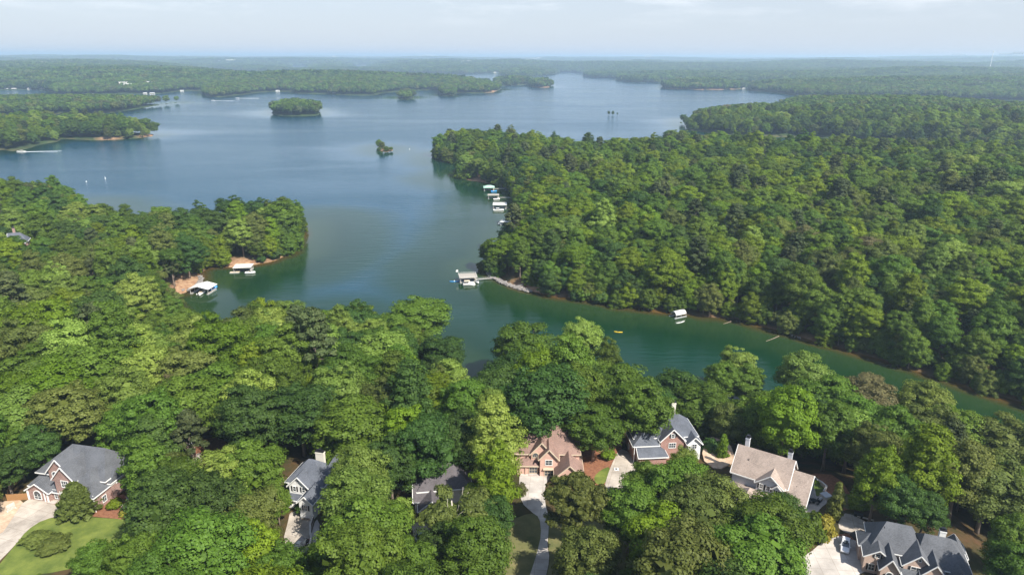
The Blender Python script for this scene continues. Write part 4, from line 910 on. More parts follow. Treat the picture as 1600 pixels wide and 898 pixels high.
slab('driveway', [(812,740),(822,737),(862,741),(852,757),(851,775),(853,793),(858,806),(857,832),(855,852),(859,872),(850,915),(822,915),(838,868),(846,834),(843,808),(830,799),(815,785),(811,761)], M['concretew'], .056, 'pale driveway of the salmon house')
slab('lawn', [(790,815),(831,800),(843,808),(846,834),(838,868),(824,910),(775,910),(778,850)], M['drylawn'], .036, 'mown lawn left of the pale driveway')
slab('lawn', [(859,806),(905,800),(965,826),(990,845),(1000,910),(852,910),(860,872),(856,852)], M['drylawn'], .036, 'lawn right of the pale driveway')
slab('mulch_bed', [(958,812),(985,825),(1010,850),(998,858),(968,835)], M['mulch'], .044, 'mulch bed beside the lawn')
slab('driveway', [(968,700),(984,706),(994,727),(992,741),(986,760),(963,774),(944,762),(950,740),(958,720)], M['concrete'], .058, 'broad concrete driveway of the slate roofed house')
slab('mulch_bed', [(922,733),(948,716),(960,706),(968,700),(958,722),(946,764),(935,770),(915,755)], M['mulch'], .028, 'mulch around the small green lawn')
slab('lawn', [(928,744),(940,733),(953,728),(952,745),(942,758),(930,755)], M['lawn'], .042, 'small green lawn beside the driveway')
slab('patio', [(1236,800),(1250,786),(1266,760),(1273,763),(1276,778),(1286,767),(1294,784),(1282,793),(1271,810),(1256,812)], M['concretew'], .060, 'pale patio beside the tan roofed house')
slab('lawn', [(1268,752),(1276,750),(1290,762),(1286,767),(1276,777),(1272,762)], M['lawn'], .034, 'grass bank beside the patio')
slab('lawn', [(1308,770),(1335,772),(1370,785),(1372,798),(1330,797),(1312,790)], M['drylawn'], .040, 'rough grass above the upper driveway')
slab('driveway', [(1317,801),(1333,804),(1362,820),(1372,836),(1340,834),(1321,832),(1308,822)], M['concrete'], .066, 'upper concrete parking pad')
slab('driveway', [(1225,880),(1262,866),(1285,846),(1308,838),(1322,832),(1370,850),(1345,905),(1225,925)], M['concretew'], .048, 'pale driveway of the many gabled house')
slab('mulch_bed', [(1305,835),(1340,832),(1372,838),(1372,848),(1345,846),(1322,840)], M['mulch'], .072, 'mulch strip between the two drives')
slab('clearing', [(296,722),(312,688),(340,680),(372,706),(340,722),(318,740)], M['mulch'], .020, 'red brown clearing in the woods')
slab('path', [(288,724),(300,712),(313,706),(318,722),(300,730)], M['concretew'], .045, 'pale concrete pad in the clearing')
slab('yard', [(1105,680),(1140,690),(1150,720),(1120,735),(1095,715)], M['sand'], .022, 'bare sandy yard between two houses')
slab('clearing', [(1262,738),(1310,742),(1340,790),(1310,800),(1292,775),(1272,760)], M['mulch'], .018, 'shaded brown ground behind the patio')
slab('clearing', [(905,700),(935,690),(965,660),(975,700),(955,722),(930,745),(912,745)], M['mulch'], .016, 'brown ground between two houses')

# ------------------------------------------------------------------ houses
def roof_faces(x0, x1, y0, y1, ze, h, axis, i0, i1):
    """top outline and ridge of a roof over a rectangle; i0, i1 = how far the ridge ends stand in (0 = gable)"""
    if axis == 'u': r0 = (x0 + i0, (y0 + y1) / 2); r1 = (x1 - i1, (y0 + y1) / 2)
    else: r0 = ((x0 + x1) / 2, y0 + i0); r1 = ((x0 + x1) / 2, y1 - i1)
    vs = [(x0, y0, ze), (x1, y0, ze), (x1, y1, ze), (x0, y1, ze), (*r0, ze + h), (*r1, ze + h)]
    fs = [(0, 1, 5, 4), (1, 2, 5), (2, 3, 4, 5), (3, 0, 4)] if axis == 'u' else [(0, 1, 4), (1, 2, 5, 4), (2, 3, 5), (3, 0, 4, 5)]
    return vs, fs
class House:
    def __init__(s, name, loc, rot, wall, roof, label, group='houses among the trees'):
        s.e = empty(name, (loc[0], loc[1], G0), rot); tag(s.e, label, 'house', group); s.wm = wall; s.rm = roof
        s.tr = MB(); s.n = 0
    def block(s, x0, x1, y0, y1, ze, h, axis='u', i0=None, i1=None, ov=0.45, wall=None, z0=-3.0, roof=True, openfront=False):
        s.n += 1; e = 0.004 * s.n
        x0 += e; x1 -= e; y0 += e; y1 -= e; h += e * 2; ze += e
        half = ((y1 - y0) if axis == 'u' else (x1 - x0)) / 2
        i0 = half * 1.0 if i0 is None else i0; i1 = half * 1.0 if i1 is None else i1
        mb = MB(); mb.box(x0, x1, y0, y1, z0, ze - .1)
        slope = h / (half + ov)
        hg = h - slope * ov
        if axis == 'u':
            ym = (y0 + y1) / 2
            for i, xx in ((i0, x0), (i1, x1)):
                if i == 0:
                    a = xx; b = xx + (0.2 if xx == x0 else -0.2)
                    mb.add([(a, y0, ze - .1), (a, y1, ze - .1), (a, ym, ze + hg - .12), (b, y0, ze - .1), (b, y1, ze - .1), (b, ym, ze + hg - .12)], [(0, 1, 2), (3, 5, 4), (0, 2, 5, 3), (1, 4, 5, 2), (0, 3, 4, 1)])
        else:
            xm = (x0 + x1) / 2
            for i, yy in ((i0, y0), (i1, y1)):
                if i == 0:
                    a = yy; b = yy + (0.2 if yy == y0 else -0.2)
                    mb.add([(x0, a, ze - .1), (x1, a, ze - .1), (xm, a, ze + hg - .12), (x0, b, ze - .1), (x1, b, ze - .1), (xm, b, ze + hg - .12)], [(0, 1, 2), (3, 5, 4), (0, 2, 5, 3), (1, 4, 5, 2), (0, 3, 4, 1)])
        mb.build('wall', wall or s.wm, s.e)
        X0, X1, Y0, Y1 = x0 - ov, x1 + ov, y0 - ov, y1 + ov
        zb = ze - slope * ov
        j0 = i0 + (ov if i0 > 0 else 0); j1 = i1 + (ov if i1 > 0 else 0)
        g0 = 0 if i0 == 0 else j0; g1 = 0 if i1 == 0 else j1
        vs, fs = roof_faces(X0, X1, Y0, Y1, zb, h, axis, g0, g1)
        drop = set()
        if i0 == 0: drop.add((3, 0, 4) if axis == 'u' else (0, 1, 4))
        if i1 == 0: drop.add((1, 2, 5) if axis == 'u' else (2, 3, 5))
        fs = [f for f in fs if f not in drop]
        if roof:
            mb = MB(); T = 0.2
            lo = [(a, b, c - T) for a, b, c in vs]; F = list(fs) + [tuple(i + 6 for i in reversed(f)) for f in fs]
            edges = {}
            for f in fs:
                for k in range(len(f)): 
                    ed = (f[k], f[(k + 1) % len(f)])
                    if (ed[1], ed[0]) in edges: edges.pop((ed[1], ed[0]))
                    else: edges[ed] = 1
            F += [(b, a, a + 6, b + 6) for a, b in edges]
            mb.add(vs + lo, F); mb.build('roof', s.rm, s.e)
            for a, b in edges:
                A = Vector(vs[a]); B = Vector(vs[b]); A.z -= 0.17; B.z -= 0.17
                c = Vector(((X0 + X1) / 2, (Y0 + Y1) / 2, 0)); m_ = (A + B) / 2; out = Vector((m_.x - c.x, m_.y - c.y, 0))
                d = (B - A); nrm = Vector((d.y, -d.x, 0)).normalized(); nrm = nrm if nrm.dot(out) > 0 else -nrm
                s.tr.bar(A + nrm * 0.05, B + nrm * 0.05, 0.12, 0.26)
    def window(s, u, v, z, w, h, face='f', arch=False, shut=False, frame=None, bars=(2, 2)):
        """face f = front (looks along -v), l = left side, r = right side"""
        def T(a, o, c):   # along the wall, out of the wall, up
            return (u + a, v - o, z + c) if face == 'f' else (u - o, v - a, z + c) if face == 'l' else (u + o, v + a, z + c)
        def bx(mb, a0, a1, o0, o1, c0, c1):
            P_ = [T(a, o, c) for c in (c0, c1) for o in (o0, o1) for a in (a0, a1)]
            mb.add(P_, [(0, 2, 3, 1), (4, 5, 7, 6), (0, 1, 5, 4), (2, 6, 7, 3), (0, 4, 6, 2), (1, 3, 7, 5)])
        t = 0.13; fr = MB()
        bx(fr, -w/2 - t, -w/2, 0, .10, -t, h + t); bx(fr, w/2, w/2 + t, 0, .10, -t, h + t); bx(fr, -w/2, w/2, 0, .12, -t, 0)
        if not arch: bx(fr, -w/2, w/2, 0, .10, h, h + t)
        for k in range(1, bars[0]): x = -w/2 + w * k / bars[0]; bx(fr, x - .03, x + .03, .02, .07, 0, h)
        for k in range(1, bars[1]): c = h * k / bars[1]; bx(fr, -w/2, w/2, .02, .065, c - .03, c + .03)
        n = 9
        if arch:
            for k in range(n):
                a0, a1 = PI * k / n, PI * (k + 1) / n; r0, r1 = w/2, w/2 + t * 1.6
                P_ = [T(math.cos(a) * r_, o, h + math.sin(a) * r_) for o in (0, .10) for a, r_ in ((a0, r0), (a0, r1), (a1, r1), (a1, r0))]
                fr.add(P_, [(0, 1, 2, 3), (7, 6, 5, 4), (0, 4, 5, 1), (1, 5, 6, 2), (2, 6, 7, 3), (3, 7, 4, 0)])
        f = fr.build('window', frame or M['white'], s.e)
        g_ = MB(); bx(g_, -w/2, w/2, 0.005, .035, 0, h)
        if arch:
            P_ = [T(math.cos(PI * k / n) * w/2, .035, h + math.sin(PI * k / n) * w/2) for k in range(n + 1)] + [T(0, .035, h)]
            g_.add(P_, [(n + 1, k, k + 1) for k in range(n)])
        g_.build('pane', M['glass'], f)
        if shut:
            for q_ in (-1, 1):
                sh_ = MB(); a = q_ * (w/2 + t + .22); bx(sh_, a - .2, a + .2, 0, .06, -.05, h + .05); sh_.build('shutter', M['shutter'], s.e)
    def plate(s, name, u, v, z, w, h, material, out=.06, face='f', ribs=0):
        mb = MB()
        if face == 'f': mb.box(u - w/2, u + w/2, v - out, v + .01, z, z + h)
        elif face == 'l': mb.box(u - out, u + .01, v - w/2, v + w/2, z, z + h)
        else: mb.box(u - .01, u + out, v - w/2, v + w/2, z, z + h)
        for k in range(1, ribs):
            c = z + h * k / ribs
            if face == 'f': mb.box(u - w/2 + .05, u + w/2 - .05, v - out - .03, v - out + .001, c - .22, c + .22)
        return mb.build(name, material, s.e)
    def chimney(s, u, v, z1, material, w=1.1, d=0.9, z0=-1):
        mb = MB(); mb.box(u - w/2, u + w/2, v - d/2, v + d/2, z0, z1); mb.box(u - w/2 - .08, u + w/2 + .08, v - d/2 - .08, v + d/2 + .08, z1 - .5, z1 - .3)
        c = mb.build('chimney', material, s.e)
        k = MB(); k.box(u - w/2 - .1, u + w/2 + .1, v - d/2 - .1, v + d/2 + .1, z1 + .003, z1 + .12)
        k.box(u - .3, u + .3, v - .26, v + .26, z1 + .12, z1 + .5); k.box(u - .4, u + .4, v - .36, v + .36, z1 + .5, z1 + .58); k.build('chimney_cap', M['metal_dark'], c)
    def vent(s, u, v, z): s_ = MB(); s_.tube([(u, v, z), (u, v, z + .5)], [.09, .09], 6); s_.build('vent_pipe', M['metal_dark'], s.e)
    def downpipe(s, u, v, z1): mb = MB(); mb.bar((u, v, 0), (u, v, z1), .14); mb.build('downpipe', M['white'], s.e)
    def done(s, m_=None): s.tr.build('fascia', m_ or M['white'], s.e)

# 1 red brick, grey roof, far left
h = House('brick_house', pix(45, 779, G0), R(-11.5), M['darkbrick'], M['roofgrey'], 'red brick house with steep grey roof and white gable trim behind the curved driveway')
h.block(0.8, 20, 3.4, 13.5, 6.3, 5.6, 'u', 6.6, 3.2); h.block(-0.4, 8, 1.6, 12, 3.4, 4.6, 'u', 4.2, 2)
h.block(0.2, 6.3, 0, 6, 3.1, 2.3, 'v', 0, 2); h.block(4.8, 11.0, 2.6, 9, 7.3, 4.0, 'v', 0, 1); h.block(8.4, 14.2, 0.5, 8, 7.2, 3.8, 'v', 0, 1)
h.block(12.6, 20.2, -1.0, 9, 4.6, 4.2, 'v', 4.0, 1); h.block(16.4, 20.6, 4.2, 9, 5.2, 2.6, 'u', 1, 0.001)
h.block(6.2, 9, 1.0, 3, 2.9, .9, 'u', .8, .3)
h.window(3.0, 0, .5, 1.9, 1.3, arch=True); h.window(6.7, 2.6, 5.3, 1.6, .9, arch=True, bars=(3, 1)); h.window(11.3, .5, 4.7, 1.8, 1.7, bars=(3, 2)); h.window(7.6, 1.0, .6, 1.2, 1.5)
h.plate('garage_door', 11.3, .5, 0, 4.4, 3.2, M['garage'], ribs=4); 
h.plate('door', 8.75 - 2.9, -.02, 0.1, .5, 2.1, M['white']); h.plate('step', 6.9, .4, -.1, 2.2, .3, M['brick'], out=1.0)
for k, u_ in enumerate((0.35, 5.0, 5.9)): h.plate('post', u_, -.01, 0, .25, 3.0, M['white'], out=.12)
h.window(20.2, 2.0, 1.0, 1.1, 1.6, 'r'); h.window(20.2, 6.5, 3.0, 1.1, 1.4, 'r'); h.window(20.6, 6.5, 3.6, 1.1, 1.2, 'r'); h.plate('vent', 7.9, 2.6, 9.3, .6, .9, M['white']); h.plate('vent', 11.3, .5, 9.0, .6, .7, M['white'])
h.chimney(-0.4, 8.6, 8.3, M['brick'], 1.5, 1.0); h.vent(15.5, 10, 9.4); h.downpipe(20.25, -1.05, 4.6); h.downpipe(.1, -.1, 3.0); h.done()
# 2 white with grey roof
h = House('white_house', pix(444, 790, G0), R(-13), M['white'], M['roofblue'], 'white painted house with grey roof half hidden by trees, beside the curved wall')
h.block(0.0, 9.5, 2.5, 10.5, 5.9, 4.4); h.block(7.8, 12, 5.5, 13, 6.4, 4.4, 'v', 2.2, 2.2); h.block(1.2, 6.4, 1.2, 6, 5.7, 3.0, 'v', 0, 1); h.block(6.2, 9.6, -3.2, 3, 4.9, 2.0, 'v', 0, 1); h.block(1.0, 6.2, -.2, 1.6, 2.9, .9, 'u', .5, .2)
h.window(3.8, 1.2, 6.6, .5, .8, bars=(1, 2)); h.window(2.6, 1.2, 3.9, .7, 1.3, bars=(1, 2), shut=True); h.window(5.0, 1.2, 3.9, .7, 1.3, bars=(1, 2), shut=True)
for u_ in (1.9, 3.6, 5.2): h.window(u_, -.2, .6, .8, 1.5, bars=(1, 2))
h.window(7.9, -3.2, 2.4, .8, 1.4, shut=True); h.window(9.6, 0, 1, .9, 1.4, 'r'); h.plate('door', 4.4, -.2, .1, .6, 2.1, M['shutter'])
h.chimney(6.0, 8.6, 11.0, M['cream'], 2.2, .9); h.done()
# 3 half hidden, dark brown roof
h = House('dark_roofed_house', pix(655, 806, G0), R(8), M['cream'], M['roofdark'], 'house with very dark brown roof and white trim mostly hidden behind an olive tree')
h.block(0.0, 12.5, 3.0, 11.5, 5.4, 4.6); h.block(-.9, 4.5, 1.5, 7, 3.6, 3.0, 'u', 0, 1.5); h.block(0.2, 6.0, -1.5, 5, 3.0, 2.6, 'v', 0, 1, wall=M['brick'])
h.window(3.1, -1.5, .8, 1.6, 1.3, shut=True); h.window(1.6, 3.0, 4.0, .9, 1.0); h.plate('post', .3, -1.52, 0, .5, 2.9, M['white'], out=.15); h.window(-.9, 4.2, 1.4, .8, 1.2, 'l')
h.chimney(11.8, 10.0, 10.4, M['white'], 1.0, .9); h.done()
# 4 salmon brick
h = House('salmon_house', pix(820, 741, G0), R(-1), M['salmon'], M['roofbrown'], 'salmon brick house with brown hipped roof at the head of the pale driveway')
h.block(-2.4, 14.2, 1.8, 13, 5.8, 5.1); h.block(-2.0, 3.4, 0.2, 4, 3.1, 1.5, 'u', 2, 1); h.block(1.6, 7.0, 1.1, 8, 6.1, 3.6, 'v', 0, 1); h.block(3.9, 8.5, -0.7, 7, 5.7, 3.1, 'v', 0, 1); h.block(7.9, 14.8, -4.6, 6.5, 2.9, 3.6, 'v', 0, 1)
h.window(2.75, 1.1, 4.6, 1.4, .6, arch=True, bars=(3, 1), frame=M['canvas']); h.window(6.2, -.7, 3.5, 1.6, 1.4); h.window(2.2, .2, .5, 2.0, 1.7, frame=M['canvas'], bars=(3, 2)); h.window(6.3, -.7, .3, 2.2, 1.5, frame=M['canvas'], bars=(3, 2))
h.plate('canopy', 6.2, -.7, 2.15, 2.9, .35, M['canvas'], out=.5); h.window(11.2, -4.6, .6, 1.8, 1.4); h.window(14.2, 5.0, 3.4, 1.0, 1.2, 'r'); h.plate('step', 2.3, .2, -.1, 2.6, .3, M['brick'], out=.8); h.plate('post', .2, .19, 0, .3, 2.9, M['salmon'], out=.2)
h.chimney(-1.9, 11.5, 9.6, M['greysiding'], 1.3, 1.0); h.done(M['canvas'])
# 5 red brick, slate roof
h = House('slate_roofed_house', pix(991, 716, G0), R(5), M['brick'], M['roofblue'], 'red brick house with slate grey roof and one white gable beside the broad driveway')
h.block(0.2, 17.6, 1.6, 10.6, 5.9, 4.3, 'u', 2.0, 4.0); h.block(-.6, 6.0, -1.0, 5.5, 5.0, 2.6, 'v', 2.6, 1) ; h.block(0.4, 7.8, -3.5, 2, 2.9, 2.0, 'u', 0, 2); h.block(7.0, 13.4, -.4, 7, 5.8, 3.7, 'v', 0, 1); h.block(14.4, 18.0, -1.0, 6, 4.9, 2.1, 'v', 0, 1, wall=M['white'])
h.block(6.0, 8.6, .6, 4, 5.1, 1.6, 'v', .9, .5)
h.window(10.2, -.4, 6.3, .8, 1.1, bars=(1, 2), shut=True); h.window(-.6, 0.6, 3.2, 1.0, 1.4, 'l'); h.window(.2, 7.4, 3.4, 1.0, 1.4, 'l'); h.window(-.6, 3.8, .9, .9, 1.5, 'l'); h.window(10.2, -.4, 3.2, 1.8, 1.4, bars=(3, 2)); h.window(16.2, -1.0, 3.0, 1.2, 1.3); h.plate('garage_door', .4, -1.2, 0, 2.4, 2.2, M['garage'], face='l')
h.chimney(12.8, 8.6, 12.2, M['cream'], 1.2, .9); h.downpipe(-.7, -1.9, 5.0); h.done()
# 6 tan roof
h = House('tan_roofed_house', pix(1141, 765, G0), R(-33), M['greysiding'], M['rooftan'], 'pale grey sided house with tan roof, two tall chimneys and dark shuttered windows')
h.block(0.0, 13.0, 0.0, 10.0, 5.9, 5.2, 'u', 0, 0); h.block(12.6, 17.7, -2.8, 11.4, 3.6, 5.2, 'u', 0, 0) ; h.block(6.2, 12.4, -1.2, 6, 5.9, 2.9, 'v', 0, 1); h.block(10.0, 12.3, -1.7, 2, 5.5, 1.3, 'v', 0, .5, ov=.25)
h.block(.2, 12.9, -3.8, .6, 2.5, 1.1, 'u', 1.8, 1.8, ov=.4); h.block(3.0, 7.4, -6.8, -2, 2.8, 2.0, 'v', 0, 1)
for u_ in (7.4, 9.0): h.window(u_, -1.2, 4.1, .75, 1.15, shut=True)
h.window(11.15, -1.7, 4.1, 1.5, 1.15, bars=(3, 1), shut=False); h.plate('vent', 9.3, -1.2, 6.9, 1.4, .5, M['white'])
h.window(1.6, -3.8, .6, 1.2, 1.4); h.window(5.2, -6.8, .6, 1.6, 1.3); h.window(9.4, -3.8, .5, 1.6, 1.7); h.plate('door', 8.0, -3.8, .1, 1.0, 2.1, M['shutter'])
for v_ in (-1.2, 1.8, 5.0, 7.8): h.window(17.6, v_, .8, .9, 1.4, 'r', shut=True)
for u_ in (8.9, 10.2, 12.6): h.plate('post', u_, -3.9, 0, .2, 2.8, M['white'], out=.2)
h.chimney(.9, 9.0, 11.1, M['greysiding'], 1.0, .9); h.chimney(11.6, 8.1, 11.0, M['greysiding'], 1.0, .9); h.vent(3, 2.6, 8.4); h.vent(15, 1, 5.8); h.done()
# 7 pinkish brick, many gables, bottom right
h = House('gabled_house', pix(1347, 894, G0), R(-20), M['tanbrick'], M['roofgrey'], 'pinkish brick house with many grey roofed gables and a tall white chimney')
h.block(1.4, 12, 3.0, 12.4, 5.9, 5.0, 'u', 3.2, 2); h.block(10.5, 21.5, 1.0, 12.0, 5.6, 4.8, 'u', 2, 3.8); h.block(-.6, 4.0, 4.6, 9.4, 4.9, 2.2, 'u', 2.2, 1)
h.block(0.0, 5.6, .6, 6, 5.0, 2.4, 'v', 0, 1); h.block(3.2, 7.0, -2.0, 5, 4.4, 3.4, 'v', 0, 1); h.block(8.0, 14.0, .0, 7, 5.4, 3.6, 'v', 0, 1, ov=.5); h.block(11.6, 16.4, -1.6, 6, 5.0, 3.4, 'v', 0, 1); h.block(16.0, 22.0, -3.0, 6, 3.6, 3.6, 'v', 2.6, 1)
h.block(6.8, 12.0, -2.4, 1.2, 2.9, 1.6, 'u', .4, .3); h.block(18.6, 22.4, 8.4, 13, 4.8, 2.6, 'v', 1.2, 0)
h.window(2.6, .6, 3.5 + 1.2, .9, 1.0, bars=(1, 2), shut=True); h.window(1.8, .6, .9, 1.2, 1.7, bars=(2, 2), shut=True); h.window(5.1, -2.0, 1.2, 1.3, 1.4, arch=True, shut=True); h.window(10.6, .0, 3.3, 2.0, 1.5, bars=(2, 2), shut=True); h.window(13.9, -1.6, 3.0, 1.4, 1.3, arch=False, shut=True); h.window(11.0, .0, 6.6, .5, .35, arch=True, bars=(1, 1)); h.window(9.2, -2.4, .6, 1.4, 1.4); h.window(19, -3, .8, 1.6, 1.3)
for u_ in (-.05, 2.5, 5.9): h.plate('corner_strip', max(.1, u_), .59, 0, .3, 4.9, M['tanbrick'], out=.1)
h.chimney(16.2, 7.2, 11.6, M['white'], 1.3, 1.0, 3); h.vent(4, 6, 9.5); h.vent(14, 10, 9.4); h.vent(19, 3, 8.6); h.done(); h.e.scale = (.9, .9, .88)
# roofs that only just show in the farther woods
def far_house(name, p, D_, rot, wall, roof, label, w=14, d=9, z=None, eave=5.5):
    x, y = p; z = gz(x, y) if z is None else z
    h = House(name, (x, y), rot, wall, roof, label, 'houses deep in the woods'); h.e.location.z = z
    h.block(0, w, 0, d, eave, 4.2, 'u', 0, 3); h.block(w * .5, w * .9, -2.2, 4, eave - .3, 2.8, 'v', 0, 1); h.window(w * .7, -2.2, 1.4, 1.6, 1.4); h.window(w * .25, 0, 1.4, 1.2, 1.4); h.window(w * .7, -2.2, 3.9, 1.2, 1); h.window(w * .25, 0, 3.6, 1.2, 1); h.chimney(w * .3, d * .7, eave + 6, wall); h.done()
def at_dist(px_, py_, D_):
    d = CAMM @ Vector(((px_ - 800) / FPX, -(py_ - 449) / FPX, -1)); t = D_ / math.hypot(d.x, d.y); return d.x * t, d.y * t, CAMH + d.z * t
def roof_at(name, px_, py_, D_, rot, *a, **k):
    """house whose eaves show at the given pixel at a given distance"""
    x, y, z = at_dist(px_, py_, D_); far_house(name, (x, y), D_, rot, *a, z=z - 12.5, **k)
roof_at('lake_house', 1034, 240, 690, R(20), M['cream'], M['roofblue'], 'low grey roofed house in the woods left of the cream gabled one', w=16)
roof_at('lake_house', 1072, 241, 700, R(-8), M['cream'], M['roofblue'], 'cream gabled house with grey roof showing above the right hand woods', w=14)
roof_at('lake_house', 8, 357, 430, R(25), M['darkbrick'], M['roofblue'], 'grey roof showing among the trees of the left hillside', w=8, d=7)

# ------------------------------------------------------------------ docks, boats, cars and other things
def boards(e, x0, x1, y0, y1, z, n, material, th=.06, name='plank', along='x'):
    """a few broad deck boards laid side by side, sharing one mesh"""
    if along == 'x': w = (y1 - y0) / n; mb = MB(); mb.box(x0, x1, 0, w - .03, 0, th)
    else: w = (x1 - x0) / n; mb = MB(); mb.box(0, w - .03, y0, y1, 0, th)
    o = mb.build(name, material, e)
    for k in range(n):
        c = o if k == 0 else o.copy()
        if k: C.objects.link(c); c.parent = e
        c.location = (0, y0 + k * w, z) if along == 'x' else (x0 + k * w, 0, z)
def dock(px_, py_, rot, w, d, roofkind, roofmat, label, h=2.7, gang=None, rail=False, pxoff=0):
    """floating boat dock: w wide across the slip, d deep; origin at its middle"""
    x, y = pix(px_, py_, 0); e = empty('boat_dock', (x, y, 0), rot); tag(e, label, 'dock', 'covered boat docks')
    z = .42; fl = MB()
    for (a, b, c, dd) in ((-w/2, -w/2 + 1.1, -d/2, d/2), (w/2 - 1.1, w/2, -d/2, d/2), (-w/2 + 1.1, w/2 - 1.1, d/2 - 1.3, d/2)): fl.box(a + .05, b - .05, c + .05, dd - .05, -.3, z - .003)
    fl.build('float', M['alu'], e)
    boards(e, -w/2, -w/2 + 1.1, -d/2, d/2, z, 6, M['deck'], along='y'); boards(e, w/2 - 1.1, w/2, -d/2, d/2, z, 6, M['deck'], along='y'); boards(e, -w/2 + 1.1, w/2 - 1.1, d/2 - 1.3, d/2, z, 6, M['deck'])
    for sx_ in (-1, 1):
        for yy in (-d/2 + .3, 0, d/2 - .3):
            p = MB(); p.bar((sx_ * (w/2 - .25), yy, z), (sx_ * (w/2 - .25), yy, h), .14); p.build('post', M['whitemetal'], e)
    if roofkind == 'gable':
        mb = MB(); a, b = w/2 + .5, d/2 + .5; T = .1; hh = w * .13
        vs = [(-a, -b, h), (0, -b, h + hh), (a, -b, h), (-a, b, h), (0, b, h + hh), (a, b, h)]; lo = [(p, q, r - T) for p, q, r in vs]
        mb.add(vs + lo, [(0, 1, 4, 3), (1, 2, 5, 4), (6, 9, 10, 7), (7, 10, 11, 8), (0, 3, 9, 6), (2, 8, 11, 5), (0, 6, 7, 1), (1, 7, 8, 2), (3, 4, 10, 9), (4, 5, 11, 10)]); mb.build('roof', roofmat, e)
    elif roofkind == 'hip':
        vs, fs = roof_faces(-w/2 - .5, w/2 + .5, -d/2 - .5, d/2 + .5, h, w * .17, 'u' if w > d else 'v', min(w, d) * .42, min(w, d) * .42); mb = MB(); n = len(vs)
        mb.add(vs + [(p, q, r - .12) for p, q, r in vs], fs + [tuple(i + n for i in reversed(f)) for f in fs] + [(0, 6, 7, 1), (1, 7, 8, 2), (2, 8, 9, 3), (3, 9, 6, 0)]); mb.build('roof', roofmat, e)
    elif roofkind == 'flat':
        mb = MB(); mb.box(-w/2 - .3, w/2 + .3, -d/2 - .3, d/2 + .3, h, h + .18); mb.build('roof', roofmat, e)
        if rail:
            rl = MB()
            for zz in (h + .55, h + 1.05):
                for a, b in (((-w/2, -d/2), (w/2, -d/2)), ((w/2, -d/2), (w/2, d/2)), ((w/2, d/2), (-w/2, d/2)), ((-w/2, d/2), (-w/2, -d/2))): rl.bar((*a, zz), (*b, zz), .05)
            for k in range(12):
                t = k / 11; rl.bar((-w/2 + w * t, -d/2, h + .18), (-w/2 + w * t, -d/2, h + 1.05), .05); rl.bar((-w/2 + w * t, d/2, h + .18), (-w/2 + w * t, d/2, h + 1.05), .05)
            rl.build('railing', M['whitemetal'], e)
    # cleats and dock box
    bx = MB(); bx.box(-w/2 + .15, -w/2 + .85, d/2 - 1.1, d/2 - .2, z + .06, z + .65); bx.build('dock_box', M['white'], e)
    if gang:
        (gx, gy, gz_) = gang; a = Vector((x, y, 0)); b = Vector((gx, gy, gz_)); dv = b - a; Ln = dv.length
        st = a + dv * (min(w, d) * .52 / Ln)
        g_ = empty('gangway', (st.x, st.y, z + .1), math.atan2(dv.y, dv.x)); tag(g_, 'narrow gangway running from shore to the ' + label.split(' dock')[0] + ' dock', 'gangway', 'gangways to the docks')
        Lg = (b - st).length; n = max(6, int(Lg / 1.2))
        boards(g_, 0, Lg, -.65, .65, 0, n, M['deck'], along='y')
        for s_ in (-1, 1):
            r_ = MB(); r_.bar((0, s_ * .7, .75), (Lg, s_ * .7, .75), .05); r_.bar((0, s_ * .7, .02), (Lg, s_ * .7, .02), .1)
            for k in range(n): r_.bar((Lg * k / n, s_ * .7, 0), (Lg * k / n, s_ * .7, .75), .05)
            r_.build('railing', M['alu'], g_)
    return e
def hull(L_, B_, H_, nose=.38):
    """lofted boat hull with a deck recess"""
    mb = MB(); n = 9; rings = []
    for i in range(n):
        t = i / (n - 1); x = -L_/2 + L_ * t; k = 1 if t < 1 - nose else max(.03, math.cos((t - 1 + nose) / nose * PI / 2) ** .7)
        b = B_ / 2 * k; rise = .25 * H_ * max(0, t - .5) * 2
        rings.append([(x, -b, H_ + rise), (x, -b * .92, .12 + rise * .5), (x, 0, -.22 + rise), (x, b * .92, .12 + rise * .5), (x, b, H_ + rise), (x, b * .82, H_ + rise), (x, b * .74, H_ * .55 + rise * .6), (x, -b * .74, H_ * .55 + rise * .6), (x, -b * .82, H_ + rise)])
    vs = [p for r_ in rings for p in r_]; m = 9; fs = []
    for i in range(n - 1):
        for k in range(m): fs.append((i * m + k, i * m + (k + 1) % m, (i + 1) * m + (k + 1) % m, (i + 1) * m + k))
    fs += [tuple(range(m)), tuple(reversed(range((n - 1) * m, n * m)))]
    mb.add(vs, fs); return mb
